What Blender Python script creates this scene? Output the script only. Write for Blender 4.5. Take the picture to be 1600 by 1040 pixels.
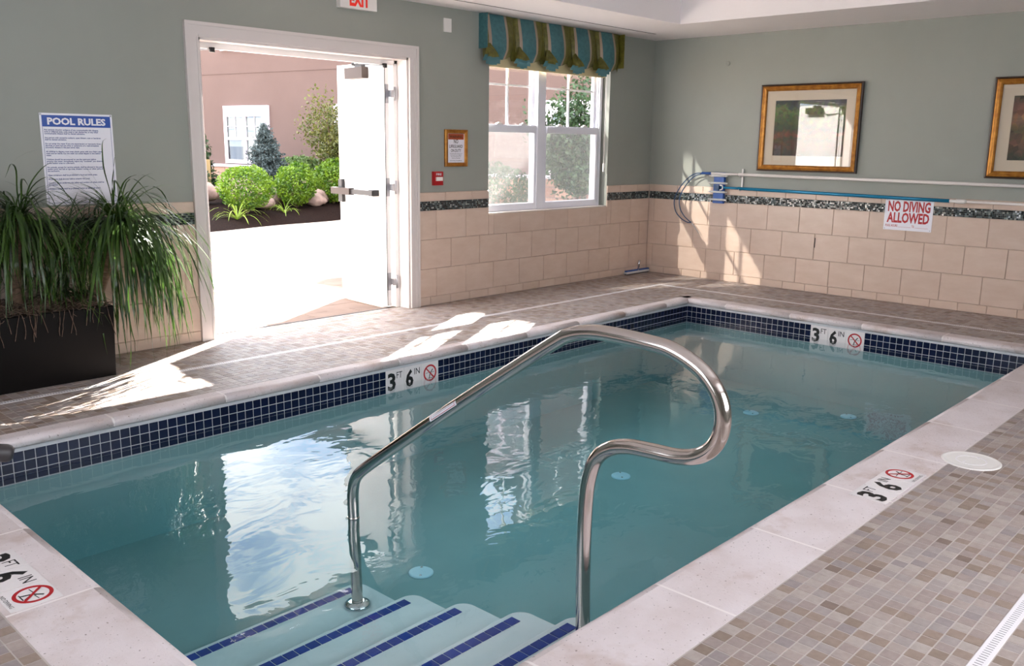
import bpy, bmesh, math, random
from math import sin, cos, pi, radians, sqrt
from mathutils import Vector, Matrix, noise as mnoise

for o in list(bpy.data.objects): bpy.data.objects.remove(o)
SC = bpy.context.scene
COL = SC.collection
random.seed(7)

# ------------------------------------------------------------------ camera
CAM = Vector((-8.3677, -5.8072, 1.3873))
YAW, PITCH, ROLL, FPX = 0.7551, -0.2083, 0.0138, 1394.84
fw = Vector((cos(YAW)*cos(PITCH), sin(YAW)*cos(PITCH), sin(PITCH)))
rt = Vector((sin(YAW), -cos(YAW), 0)); up = rt.cross(fw)
r2 = rt*cos(ROLL)+up*sin(ROLL); u2 = -rt*sin(ROLL)+up*cos(ROLL)
cd = bpy.data.cameras.new('camera'); cam = bpy.data.objects.new('camera', cd); COL.objects.link(cam)
cd.sensor_width = 36; cd.lens = FPX/1600*36; cd.clip_start = .05; cd.clip_end = 300
M = Matrix.Identity(4)
for i in range(3):
    M[i][0] = r2[i]; M[i][1] = u2[i]; M[i][2] = -fw[i]; M[i][3] = CAM[i]
cam.matrix_world = M
SC.camera = cam

# ------------------------------------------------------------------ sky, sun, exposure
W = bpy.data.worlds.new('sky'); SC.world = W; W.use_nodes = True
nt = W.node_tree; nt.nodes.clear()
def N(t, ty, **kw):
    n = t.nodes.new(ty)
    for k, v in kw.items():
        if k in n.inputs.keys(): n.inputs[k].default_value = v
        else: setattr(n, k, v)
    return n
tc = N(nt, 'ShaderNodeTexCoord')
sep = N(nt, 'ShaderNodeSeparateXYZ'); nt.links.new(tc.outputs['Generated'], sep.inputs[0])
zc = N(nt, 'ShaderNodeMath', operation='MAXIMUM'); nt.links.new(sep.outputs[2], zc.inputs[0]); zc.inputs[1].default_value = 0.0
za = N(nt, 'ShaderNodeMath', operation='ADD'); nt.links.new(zc.outputs[0], za.inputs[0]); za.inputs[1].default_value = .18
dx = N(nt, 'ShaderNodeMath', operation='DIVIDE'); nt.links.new(sep.outputs[0], dx.inputs[0]); nt.links.new(za.outputs[0], dx.inputs[1])
dy = N(nt, 'ShaderNodeMath', operation='DIVIDE'); nt.links.new(sep.outputs[1], dy.inputs[0]); nt.links.new(za.outputs[0], dy.inputs[1])
cmb = N(nt, 'ShaderNodeCombineXYZ'); nt.links.new(dx.outputs[0], cmb.inputs[0]); nt.links.new(dy.outputs[0], cmb.inputs[1])
cl = N(nt, 'ShaderNodeTexNoise', Scale=4.2, Detail=8.0, Roughness=.6, Distortion=.4); nt.links.new(cmb.outputs[0], cl.inputs['Vector'])
cr = N(nt, 'ShaderNodeValToRGB'); nt.links.new(cl.outputs['Fac'], cr.inputs[0])
cr.color_ramp.elements[0].position = .36; cr.color_ramp.elements[0].color = (.36, .46, .68, 1)
cr.color_ramp.elements[1].position = .52; cr.color_ramp.elements[1].color = (1, 1, 1, 1)
e = cr.color_ramp.elements.new(.44); e.color = (.60, .68, .84, 1)
bg = N(nt, 'ShaderNodeBackground', Strength=13.0); nt.links.new(cr.outputs[0], bg.inputs[0])
wo = N(nt, 'ShaderNodeOutputWorld'); nt.links.new(bg.outputs[0], wo.inputs[0])

SUN_AZ, SUN_EL = math.atan2(-.58, -1.0), radians(37)
sdir = Vector((cos(SUN_AZ)*cos(SUN_EL), sin(SUN_AZ)*cos(SUN_EL), -sin(SUN_EL)))
sl = bpy.data.lights.new('sun', 'SUN'); sl.energy = 95; sl.angle = radians(.6); sl.color = (1, .95, .88)
so = bpy.data.objects.new('sun', sl); COL.objects.link(so)
so.rotation_euler = sdir.to_track_quat('-Z', 'Y').to_euler(); so.location = (8, 6, 12)

def area(name, loc, to, sx, sy, power, color=(1, 1, 1), portal=False, spread=180):
    l = bpy.data.lights.new(name, 'AREA'); l.shape = 'RECTANGLE'; l.size = sx; l.size_y = sy
    l.energy = power; l.color = color; l.spread = radians(spread)
    o = bpy.data.objects.new(name, l); COL.objects.link(o); o.location = loc
    o.rotation_euler = (Vector(to)-Vector(loc)).to_track_quat('-Z', 'Y').to_euler()
    if portal: l.cycles.is_portal = True
    return o
# area lamps added as fill in two unseen window openings behind the camera (built below)
area('fill_back_window', (-5.6, -7.25, 1.55), (-5.6, 0, 1.2), 3.0, 1.5, 84, (.93, .96, 1))
area('fill_near_window', (-10.05, -3.2, 1.55), (0, -3.2, 1.3), 2.4, 1.5, 16, (.93, .96, 1))
area('portal_door', (-4.4, .22, 1.03), (-4.4, -3, 1.03), 1.8, 2.03, 1, portal=True)
area('portal_window', (-1.67, .22, 1.4), (-1.67, -3, 1.4), 1.75, 1.3, 1, portal=True)
# the sun's glint off an upper window of the opposite wing, falling in through the window on to the far wall
gd = Vector((.691, -.401, -.602)).normalized()
gl = bpy.data.lights.new('window_glint', 'SPOT'); gl.energy = 19000; gl.spot_size = radians(9.0); gl.spot_blend = .15; gl.shadow_soft_size = .06; gl.color = (1, .95, .85)
go = bpy.data.objects.new('window_glint', gl); COL.objects.link(go)
go.location = Vector((-1.35, 0, 1.15))-gd*12; go.rotation_euler = gd.to_track_quat('-Z', 'Y').to_euler()

vs = SC.view_settings
vs.view_transform = 'Standard'; vs.look = 'None'; vs.exposure = -0.68; vs.gamma = 1.0; vs.use_curve_mapping = False
SC.display_settings.display_device = 'sRGB'
SC.cycles.use_denoising = True
SC.cycles.max_bounces = 10; SC.cycles.diffuse_bounces = 5; SC.cycles.glossy_bounces = 5
SC.cycles.transparent_max_bounces = 16; SC.cycles.transmission_bounces = 6
SC.cycles.caustics_reflective = False; SC.cycles.caustics_refractive = False
SC.cycles.sample_clamp_indirect = 60.0

# ------------------------------------------------------------------ materials
def lin(c):
    c = c/255
    return c/12.92 if c <= .04045 else ((c+.055)/1.055)**2.4
def rgb(r, g, b): return (lin(r), lin(g), lin(b), 1)
MATS = {}
def mat(name, col, rough=.5, metal=0.0, spec=.5, col2=None, scale=8.0, detail=4.0, lo=.35, hi=.65, bump=0.0, bscale=None, coord='pos', stretch=None, emit=0.0, rand=0.0, trans=0.0, coat=0.0):
    m = bpy.data.materials.new(name); m.use_nodes = True; t = m.node_tree; b = t.nodes['Principled BSDF']
    b.inputs['Base Color'].default_value = col; b.inputs['Roughness'].default_value = rough
    b.inputs['Metallic'].default_value = metal; b.inputs['Specular IOR Level'].default_value = spec
    if coat: b.inputs['Coat Weight'].default_value = coat; b.inputs['Coat Roughness'].default_value = .05
    if emit: b.inputs['Emission Color'].default_value = col; b.inputs['Emission Strength'].default_value = emit
    if col2 is not None or bump:
        if coord == 'pos':
            g = N(t, 'ShaderNodeNewGeometry'); src = g.outputs['Position']
        else:
            g = N(t, 'ShaderNodeTexCoord'); src = g.outputs['Object']
        if stretch:
            mp = N(t, 'ShaderNodeMapping'); mp.inputs['Scale'].default_value = stretch; t.links.new(src, mp.inputs[0]); src = mp.outputs[0]
    last = None
    if col2 is not None:
        n = N(t, 'ShaderNodeTexNoise', Scale=scale, Detail=detail, Roughness=.6); t.links.new(src, n.inputs['Vector'])
        r = N(t, 'ShaderNodeValToRGB'); t.links.new(n.outputs['Fac'], r.inputs[0])
        r.color_ramp.elements[0].position = lo; r.color_ramp.elements[0].color = col
        r.color_ramp.elements[1].position = hi; r.color_ramp.elements[1].color = col2
        last = r.outputs[0]; t.links.new(last, b.inputs['Base Color'])
    if rand:
        oi = N(t, 'ShaderNodeObjectInfo'); hs = N(t, 'ShaderNodeHueSaturation')
        mr = N(t, 'ShaderNodeMapRange'); mr.inputs[3].default_value = 1-rand; mr.inputs[4].default_value = 1+rand
        t.links.new(oi.outputs['Random'], mr.inputs[0]); t.links.new(mr.outputs[0], hs.inputs['Value'])
        if last: t.links.new(last, hs.inputs['Color'])
        else: hs.inputs['Color'].default_value = col
        t.links.new(hs.outputs[0], b.inputs['Base Color'])
    if bump:
        n2 = N(t, 'ShaderNodeTexNoise', Scale=bscale or scale*3, Detail=3.0); t.links.new(src, n2.inputs['Vector'])
        bp = N(t, 'ShaderNodeBump', Strength=bump, Distance=.01); t.links.new(n2.outputs['Fac'], bp.inputs['Height']); t.links.new(bp.outputs[0], b.inputs['Normal'])
    MATS[name] = m
    return m
def leafmat(name, c1, c2, rough=.45, transl=.35):
    m = bpy.data.materials.new(name); m.use_nodes = True; t = m.node_tree; t.nodes.clear()
    g = N(t, 'ShaderNodeNewGeometry'); n = N(t, 'ShaderNodeTexNoise', Scale=6.0, Detail=3.0); t.links.new(g.outputs['Position'], n.inputs['Vector'])
    r = N(t, 'ShaderNodeValToRGB'); t.links.new(n.outputs['Fac'], r.inputs[0])
    r.color_ramp.elements[0].position = .35; r.color_ramp.elements[0].color = c1; r.color_ramp.elements[1].position = .65; r.color_ramp.elements[1].color = c2
    p = N(t, 'ShaderNodeBsdfPrincipled', Roughness=rough); t.links.new(r.outputs[0], p.inputs['Base Color'])
    tr = N(t, 'ShaderNodeBsdfTranslucent'); t.links.new(r.outputs[0], tr.inputs[0])
    mx = N(t, 'ShaderNodeMixShader'); mx.inputs[0].default_value = transl; t.links.new(p.outputs[0], mx.inputs[1]); t.links.new(tr.outputs[0], mx.inputs[2])
    o = N(t, 'ShaderNodeOutputMaterial'); t.links.new(mx.outputs[0], o.inputs[0]); MATS[name] = m
    return m
def glassmat(name, ior=1.5, tint=(1, 1, 1, 1), rough=0.0, bump=0.0, bscale=4.0, veil=0.0, veilcol=(.8, .8, .8, 1)):
    """thin sheet: fresnel mirror over clear transmission; veil = share of diffuse threads (insect screen)"""
    m = bpy.data.materials.new(name); m.use_nodes = True; t = m.node_tree; t.nodes.clear()
    # schlick mirror share, the same from both sides of the sheet
    f0 = ((ior-1)/(ior+1))**2
    gi = N(t, 'ShaderNodeNewGeometry'); dt = N(t, 'ShaderNodeVectorMath', operation='DOT_PRODUCT'); t.links.new(gi.outputs['Incoming'], dt.inputs[0]); t.links.new(gi.outputs['Normal'], dt.inputs[1])
    ab = N(t, 'ShaderNodeMath', operation='ABSOLUTE'); t.links.new(dt.outputs['Value'], ab.inputs[0])
    om = N(t, 'ShaderNodeMath', operation='SUBTRACT', use_clamp=True); om.inputs[0].default_value = 1.0; t.links.new(ab.outputs[0], om.inputs[1])
    pw = N(t, 'ShaderNodeMath', operation='POWER'); t.links.new(om.outputs[0], pw.inputs[0]); pw.inputs[1].default_value = 5.0
    fr = N(t, 'ShaderNodeMath', operation='MULTIPLY_ADD'); t.links.new(pw.outputs[0], fr.inputs[0]); fr.inputs[1].default_value = 1-f0; fr.inputs[2].default_value = f0
    gl_ = N(t, 'ShaderNodeBsdfGlossy', Roughness=rough); tr = N(t, 'ShaderNodeBsdfTransparent'); tr.inputs[0].default_value = tint
    if bump:
        g = N(t, 'ShaderNodeNewGeometry'); n = N(t, 'ShaderNodeTexNoise', Scale=bscale, Detail=2.5, Roughness=.55, Distortion=.6)
        mp = N(t, 'ShaderNodeMapping'); mp.inputs['Scale'].default_value = (1.0, 1.35, 1); t.links.new(g.outputs['Position'], mp.inputs[0]); t.links.new(mp.outputs[0], n.inputs['Vector'])
        bp = N(t, 'ShaderNodeBump', Strength=1.0, Distance=bump); t.links.new(n.outputs['Fac'], bp.inputs['Height'])
        t.links.new(bp.outputs[0], gl_.inputs['Normal'])
    mx = N(t, 'ShaderNodeMixShader'); t.links.new(fr.outputs[0], mx.inputs[0]); t.links.new(tr.outputs[0], mx.inputs[1]); t.links.new(gl_.outputs[0], mx.inputs[2])
    out = mx.outputs[0]
    if veil:
        d = N(t, 'ShaderNodeBsdfDiffuse'); d.inputs[0].default_value = veilcol; tl = N(t, 'ShaderNodeBsdfTranslucent'); tl.inputs[0].default_value = veilcol
        md = N(t, 'ShaderNodeMixShader'); t.links.new(d.outputs[0], md.inputs[1]); t.links.new(tl.outputs[0], md.inputs[2])
        m2 = N(t, 'ShaderNodeMixShader'); m2.inputs[0].default_value = veil; t.links.new(out, m2.inputs[1]); t.links.new(md.outputs[0], m2.inputs[2]); out = m2.outputs[0]
    o = N(t, 'ShaderNodeOutputMaterial'); t.links.new(out, o.inputs[0]); MATS[name] = m
    return m

mat('sage_paint', rgb(150, 153, 145), .6, col2=rgb(146, 149, 141), scale=1.5, bump=.03, bscale=220)
mat('ceiling_paint', rgb(236, 230, 230), .7)
mat('white_trim', rgb(212, 204, 201), .35)
mat('vinyl', rgb(226, 226, 234), .35)
mat('wall_grout', rgb(184, 162, 147), .8)
mat('wall_tile', rgb(209, 188, 173), .32, col2=rgb(200, 176, 159), scale=5, detail=5, lo=.3, hi=.7, stretch=(1, 1, 2.5), rand=.035)
for i, c in enumerate([(16, 18, 20), (52, 60, 62), (86, 96, 96), (120, 128, 124), (34, 40, 44), (165, 165, 158)]):
    mat('mosaic_%d' % i, rgb(*c), .12, spec=.7)
mat('mosaic_grout', rgb(150, 146, 138), .8)
DECK = [(180, 166, 159), (170, 155, 149), (162, 143, 131), (174, 163, 159), (152, 134, 121), (138, 121, 111), (188, 176, 169), (162, 151, 149)]
DECK = [tuple(round(v*.91) for v in c) for c in DECK]
for i, c in enumerate(DECK): mat('deck_%d' % i, rgb(*c), .5, col2=rgb(*[v-10 for v in c]), scale=40, detail=4)
mat('deck_grout', rgb(186, 177, 172), .85)
mat('coping', rgb(213, 203, 204), .6, col2=rgb(203, 191, 190), scale=3.5, detail=6, lo=.42, hi=.62, bump=.25, bscale=90)
def speckle(name):
    m = MATS[name]; t = m.node_tree; b = t.nodes['Principled BSDF']; src = b.inputs['Base Color'].links[0].from_socket
    g = N(t, 'ShaderNodeNewGeometry'); n = N(t, 'ShaderNodeTexNoise', Scale=95.0, Detail=2.0); t.links.new(g.outputs['Position'], n.inputs['Vector'])
    r = N(t, 'ShaderNodeValToRGB'); t.links.new(n.outputs['Fac'], r.inputs[0])
    r.color_ramp.elements[0].position = .28; r.color_ramp.elements[0].color = (.42, .38, .36, 1); r.color_ramp.elements[1].position = .335; r.color_ramp.elements[1].color = (1, 1, 1, 1)
    mx = N(t, 'ShaderNodeMix', data_type='RGBA', blend_type='MULTIPLY'); mx.inputs[0].default_value = 1
    t.links.new(src, mx.inputs[6]); t.links.new(r.outputs[0], mx.inputs[7]); t.links.new(mx.outputs[2], b.inputs['Base Color'])
speckle('coping')
def stain(name):
    m = MATS[name]; t = m.node_tree; b = t.nodes['Principled BSDF']; src = b.inputs['Base Color'].links[0].from_socket
    g = N(t, 'ShaderNodeNewGeometry'); n = N(t, 'ShaderNodeTexNoise', Scale=2.3, Detail=5.0, Roughness=.65); t.links.new(g.outputs['Position'], n.inputs['Vector'])
    r = N(t, 'ShaderNodeValToRGB'); t.links.new(n.outputs['Fac'], r.inputs[0])
    r.color_ramp.elements[0].position = .54; r.color_ramp.elements[0].color = (1, 1, 1, 1); r.color_ramp.elements[1].position = .66; r.color_ramp.elements[1].color = (.80, .72, .66, 1)
    mx = N(t, 'ShaderNodeMix', data_type='RGBA', blend_type='MULTIPLY'); mx.inputs[0].default_value = 1
    t.links.new(src, mx.inputs[6]); t.links.new(r.outputs[0], mx.inputs[7]); t.links.new(mx.outputs[2], b.inputs['Base Color'])
stain('coping')
mat('joint_white', rgb(228, 220, 218), .7)
mat('drain_white', rgb(226, 222, 224), .45)
mat('slot_dark', rgb(150, 146, 148), .8)
mat('navy_tile', rgb(17, 25, 52), .2, spec=.3, rand=.25)
mat('step_tile', rgb(24, 56, 134), .6, spec=.08, rand=.12)
mat('pool_grout', rgb(196, 196, 200), .8)
mat('plaster', rgb(128, 162, 164), .8, col2=rgb(122, 156, 158), scale=2.0)
mat('step_plaster', rgb(196, 210, 214), .8, col2=rgb(186, 202, 206), scale=3.0)
mat('marker_white', rgb(226, 220, 220), .25)
mat('ink_black', rgb(22, 22, 24), .4)
mat('ink_red', rgb(176, 26, 34), .4)
mat('steel', rgb(205, 196, 190), .13, metal=1.0)
mat('chrome', rgb(214, 214, 218), .08, metal=1.0)
mat('hinge_steel', rgb(168, 168, 172), .35, metal=1.0)
mat('door_paint', rgb(236, 232, 230), .35)
mat('closer_bronze', rgb(58, 47, 43), .5, metal=.1, spec=.25)
mat('dark_metal', rgb(36, 34, 36), .45, metal=.2)
mat('gasket', rgb(28, 26, 26), .7)
mat('shade_fabric', rgb(222, 205, 160), .8)
mat('stripe_teal', rgb(64, 112, 116), .5, col2=rgb(52, 96, 102), scale=30)
mat('stripe_tan', rgb(158, 138, 120), .5)
mat('stripe_olive', rgb(106, 102, 38), .45, col2=rgb(82, 78, 26), scale=26)
mat('lining', rgb(66, 112, 118), .5)
mat('gold', rgb(186, 128, 52), .35, metal=.55, col2=rgb(150, 94, 32), scale=20, detail=6, coord='obj')
mat('frame_dark', rgb(52, 30, 18), .35)
mat('mat_board', rgb(206, 192, 172), .8)
mat('sign_white', rgb(232, 230, 238), .35)
mat('sign_blue', rgb(22, 72, 160), .4)
mat('sign_text_blue', rgb(70, 84, 140), .5)
mat('sign_orange', rgb(168, 74, 40), .5)
mat('alarm_red', rgb(170, 24, 30), .35)
mat('plastic_white', rgb(226, 222, 218), .4)
mat('exit_red', rgb(214, 40, 26), .5, emit=.5)
mat('pole_white', rgb(222, 214, 210), .3)
mat('pole_blue', rgb(30, 128, 166), .25, metal=.3)
mat('vac_blue', rgb(40, 84, 156), .45)
mat('hose_blue', rgb(30, 66, 104), .4)
mat('planter', rgb(12, 8, 7), .4, spec=.12)
mat('moss', rgb(118, 96, 82), .9, col2=rgb(76, 60, 50), scale=60)
mat('palm_trunk', rgb(122, 98, 78), .85, col2=rgb(84, 64, 50), scale=30, stretch=(1, 1, 4))
leafmat('palm_leaf', rgb(38, 62, 26), rgb(70, 98, 38), .3, .3)
leafmat('boxwood', rgb(58, 96, 22), rgb(128, 156, 40), .4, .4)
leafmat('spruce', rgb(50, 62, 62), rgb(84, 96, 96), .7, .15)
leafmat('tree_leaf', rgb(66, 76, 30), rgb(112, 110, 54), .5, .35)
leafmat('dark_leaf', rgb(34, 58, 32), rgb(62, 88, 48), .5, .25)
leafmat('grass_leaf', rgb(78, 104, 56), rgb(112, 132, 74), .55, .3)
leafmat('lily_leaf', rgb(118, 142, 44), rgb(160, 176, 70), .45, .4)
mat('bark', rgb(92, 72, 58), .9)
mat('mulch', rgb(34, 22, 18), .95, spec=.05, col2=rgb(20, 12, 10), scale=30, detail=6, bump=.8, bscale=40)
mat('rock', rgb(160, 134, 122), .85, col2=rgb(120, 98, 90), scale=4, bump=.4, bscale=12)
mat('pavement', rgb(188, 174, 160), .85, col2=rgb(176, 158, 144), scale=2)
mat('paver', rgb(118, 97, 85), .85, col2=rgb(106, 86, 74), scale=4, rand=.06)
mat('stucco', rgb(93, 74, 68), .9, col2=rgb(89, 70, 64), scale=.8, bump=.15, bscale=60)
mat('roof', rgb(96, 88, 84), .9)
mat('bldg_trim', rgb(222, 208, 218), .5)
mat('utility', rgb(168, 140, 96), .7)
mat('blind', rgb(186, 184, 172), .6)
mat('dark_room', rgb(16, 12, 10), .4)
mat('brush_white', rgb(206, 206, 204), .5)
mat('grey_rubber', rgb(58, 54, 56), .45)
mat('drain_blue', rgb(186, 218, 232), .4)
glassmat('window_glass', 1.5)
glassmat('picture_glass', 1.8)
glassmat('far_glass', 1.7, (.75, .78, .8, 1))
glassmat('screen', 1.01, veil=.26, veilcol=(.34, .34, .34, 1))
# stone veneer of the far building's base (too small to pick apart)
def stone_base():
    m = bpy.data.materials.new('stone_base'); m.use_nodes = True; t = m.node_tree; b = t.nodes['Principled BSDF']; b.inputs['Roughness'].default_value = .9
    tcn = N(t, 'ShaderNodeTexCoord'); bt = N(t, 'ShaderNodeTexBrick', Scale=1.0); t.links.new(tcn.outputs['UV'], bt.inputs['Vector'])
    bt.inputs['Color1'].default_value = rgb(168, 132, 112); bt.inputs['Color2'].default_value = rgb(132, 98, 82); bt.inputs['Mortar'].default_value = rgb(120, 100, 90)
    bt.inputs['Brick Width'].default_value = .42; bt.inputs['Row Height'].default_value = .2; bt.inputs['Mortar Size'].default_value = .012
    t.links.new(bt.outputs[0], b.inputs['Base Color']); MATS['stone_base'] = m
stone_base()
# water: smooth skin with fresnel mirror, clear transmission, depth absorption inside
def water():
    m = glassmat('pool_water', 1.33, bump=.0022, bscale=4.5); t = m.node_tree
    va = N(t, 'ShaderNodeVolumeAbsorption', Density=1.0); va.inputs[0].default_value = (.66, .90, .93, 1)
    o = [n for n in t.nodes if n.type == 'OUTPUT_MATERIAL'][0]; t.links.new(va.outputs[0], o.inputs['Volume'])
water()
# printed pictures: generic painted landscapes
def painting(name, kind):
    m = bpy.data.materials.new(name); m.use_nodes = True; t = m.node_tree; b = t.nodes['Principled BSDF']; b.inputs['Roughness'].default_value = .6
    tcn = N(t, 'ShaderNodeTexCoord'); sp = N(t, 'ShaderNodeSeparateXYZ'); t.links.new(tcn.outputs['UV'], sp.inputs[0])
    n = N(t, 'ShaderNodeTexNoise', Scale=5.0, Detail=6.0, Roughness=.7, Distortion=.8); t.links.new(tcn.outputs['UV'], n.inputs['Vector'])
    ad = N(t, 'ShaderNodeMath', operation='MULTIPLY_ADD'); t.links.new(n.outputs['Fac'], ad.inputs[0]); ad.inputs[1].default_value = .42
    of = N(t, 'ShaderNodeMath', operation='SUBTRACT'); t.links.new(sp.outputs[1], of.inputs[0]); of.inputs[1].default_value = .21
    t.links.new(of.outputs[0], ad.inputs[2])
    r = N(t, 'ShaderNodeValToRGB'); t.links.new(ad.outputs[0], r.inputs[0]); el = r.color_ramp.elements
    if kind == 0: st = [(0, (34, 30, 18)), (.14, (70, 44, 24)), (.22, (52, 50, 22)), (.28, (104, 52, 30)), (.34, (40, 50, 22)), (.5, (62, 78, 34)), (.64, (84, 98, 50)), (.7, (40, 50, 44)), (.78, (44, 44, 50)), (.9, (92, 92, 102)), (1, (60, 60, 70))]
    else: st = [(0, (40, 46, 30)), (.2, (96, 70, 50)), (.34, (70, 62, 44)), (.5, (128, 92, 70)), (.62, (96, 64, 48)), (.74, (54, 62, 46)), (.86, (46, 54, 60)), (1, (84, 96, 120))]
    el[0].position = st[0][0]; el[0].color = rgb(*st[0][1]); el[1].position = st[-1][0]; el[1].color = rgb(*st[-1][1])
    for p, c in st[1:-1]: q = el.new(p); q.color = rgb(*c)
    v = N(t, 'ShaderNodeTexVoronoi', Scale=26.0 if kind == 0 else 15.0); t.links.new(tcn.outputs['UV'], v.inputs['Vector'])
    mx = N(t, 'ShaderNodeMix', data_type='RGBA', blend_type='OVERLAY'); mx.inputs[0].default_value = .55 if kind == 0 else .8
    hs = N(t, 'ShaderNodeHueSaturation', Saturation=.25 if kind else .6); t.links.new(v.outputs['Color'], hs.inputs['Color'])
    t.links.new(r.outputs[0], mx.inputs[6]); t.links.new(hs.outputs[0], mx.inputs[7]); t.links.new(mx.outputs[2], b.inputs['Base Color']); MATS[name] = m
painting('painting_flowers', 0); painting('painting_village', 1)

# ------------------------------------------------------------------ mesh helpers
WL = {}
def wloc(o): return WL.get(o.name, Vector((0, 0, 0)))
def props(o, label=None, cat=None, group=None, kind=None):
    if label: o['label'] = label
    if cat: o['category'] = cat
    if group: o['group'] = group
    if kind: o['kind'] = kind
    return o
def empty(name, loc, label=None, cat=None, group=None, kind=None):
    o = bpy.data.objects.new(name, None); COL.objects.link(o); o.location = loc; o.empty_display_size = .1; WL[o.name] = Vector(loc)
    return props(o, label, cat, group, kind)
def V(*a): return Vector(a)
class MB:
    def __init__(s): s.v = []; s.f = []; s.m = []; s.s = []; s.uv = {}
    def face(s, pts, mi=0, smooth=False, uv=None):
        b = len(s.v); s.v += [tuple(p) for p in pts]; s.f.append(tuple(range(b, b+len(pts)))); s.m.append(mi); s.s.append(smooth)
        if uv: s.uv[len(s.f)-1] = uv
        return s
    def box(s, x0, x1, y0, y1, z0, z1, mi=0, skip=''):
        b = len(s.v); s.v += [(x, y, z) for z in (z0, z1) for y in (y0, y1) for x in (x0, x1)]
        for k, q in (('b', (0, 2, 3, 1)), ('t', (4, 5, 7, 6)), ('s', (0, 1, 5, 4)), ('n', (2, 6, 7, 3)), ('w', (0, 4, 6, 2)), ('e', (1, 3, 7, 5))):
            if k in skip: continue
            s.f.append(tuple(b+i for i in q)); s.m.append(mi); s.s.append(False)
        return s
    def obox(s, c, ax, h, mi=0):
        """box with centre c, axes ax (3 vectors) and half sizes h"""
        c = Vector(c); b = len(s.v)
        for k in (-1, 1):
            for j in (-1, 1):
                for i in (-1, 1): s.v.append(tuple(c+ax[0]*(i*h[0])+ax[1]*(j*h[1])+ax[2]*(k*h[2])))
        for q in ((0, 2, 3, 1), (4, 5, 7, 6), (0, 1, 5, 4), (2, 6, 7, 3), (0, 4, 6, 2), (1, 3, 7, 5)):
            s.f.append(tuple(b+i for i in q)); s.m.append(mi); s.s.append(False)
        return s
    def bar(s, a, b, w, d, upv=(0, 0, 1), mi=0):
        a = Vector(a); b = Vector(b); x = (b-a); L = x.length; x.normalize(); y = Vector(upv).cross(x)
        if y.length < 1e-5: y = V(1, 0, 0).cross(x)
        y.normalize(); z = x.cross(y)
        return s.obox((a+b)/2, (x, y, z), (L/2, w/2, d/2), mi)
    def tube(s, path, r, n=12, mi=0, caps=True, closed=False, smooth=True):
        P = [Vector(p) for p in path]; K = len(P); R = r if isinstance(r, (list, tuple)) else [r]*K
        nrm = None; base = len(s.v)
        for i, p in enumerate(P):
            if closed: t = P[(i+1) % K]-P[i-1]
            else: t = P[min(i+1, K-1)]-P[max(i-1, 0)]
            t.normalize()
            if nrm is None:
                nrm = t.cross(V(0, 0, 1)) if abs(t.z) < .95 else t.cross(V(1, 0, 0))
            nrm = (nrm-t*nrm.dot(t)).normalized(); bn = t.cross(nrm)
            for k in range(n):
                a = 2*pi*k/n; s.v.append(tuple(p+(nrm*cos(a)+bn*sin(a))*R[i]))
        for i in range(K if closed else K-1):
            j = (i+1) % K
            for k in range(n):
                s.f.append((base+i*n+k, base+i*n+(k+1) % n, base+j*n+(k+1) % n, base+j*n+k)); s.m.append(mi); s.s.append(smooth)
        if caps and not closed:
            s.f.append(tuple(base+k for k in reversed(range(n)))); s.m.append(mi); s.s.append(False)
            s.f.append(tuple(base+(K-1)*n+k for k in range(n))); s.m.append(mi); s.s.append(False)
        return s
    def lathe(s, prof, c, n=24, mi=0, ax=((1, 0, 0), (0, 1, 0), (0, 0, 1)), smooth=True):
        c = Vector(c); X, Y, Z = [Vector(a) for a in ax]; b = len(s.v); K = len(prof)
        for r, z in prof:
            for k in range(n): a = 2*pi*k/n; s.v.append(tuple(c+X*(r*cos(a))+Y*(r*sin(a))+Z*z))
        for i in range(K-1):
            for k in range(n):
                s.f.append((b+i*n+k, b+i*n+(k+1) % n, b+(i+1)*n+(k+1) % n, b+(i+1)*n+k)); s.m.append(mi); s.s.append(smooth)
        s.f.append(tuple(b+k for k in reversed(range(n)))); s.m.append(mi); s.s.append(False)
        s.f.append(tuple(b+(K-1)*n+k for k in range(n))); s.m.append(mi); s.s.append(False)
        return s
    def prism(s, poly, o, ax, d0, d1, mi=0):
        """poly in (a,b) on axes ax[0],ax[1] at o, thick from d0 to d1 along ax[2]"""
        o = Vector(o); n = len(poly); b = len(s.v)
        for d in (d0, d1):
            for a, c in poly: s.v.append(tuple(o+ax[0]*a+ax[1]*c+ax[2]*d))
        s.f.append(tuple(b+i for i in reversed(range(n)))); s.f.append(tuple(b+n+i for i in range(n))); s.m += [mi, mi]; s.s += [False, False]
        for i in range(n):
            j = (i+1) % n; s.f.append((b+i, b+j, b+n+j, b+n+i)); s.m.append(mi); s.s.append(False)
        return s
    def ring(s, o, ax, r0, r1, d0, d1, n=32, mi=0):
        o = Vector(o); b = len(s.v)
        for r, d in ((r0, d0), (r0, d1), (r1, d1), (r1, d0)):
            for k in range(n): a = 2*pi*k/n; s.v.append(tuple(o+ax[0]*(r*cos(a))+ax[1]*(r*sin(a))+ax[2]*d))
        for i in range(4):
            for k in range(n):
                s.f.append((b+i*n+k, b+i*n+(k+1) % n, b+((i+1) % 4)*n+(k+1) % n, b+((i+1) % 4)*n+k)); s.m.append(mi); s.s.append(False)
        return s
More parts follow.
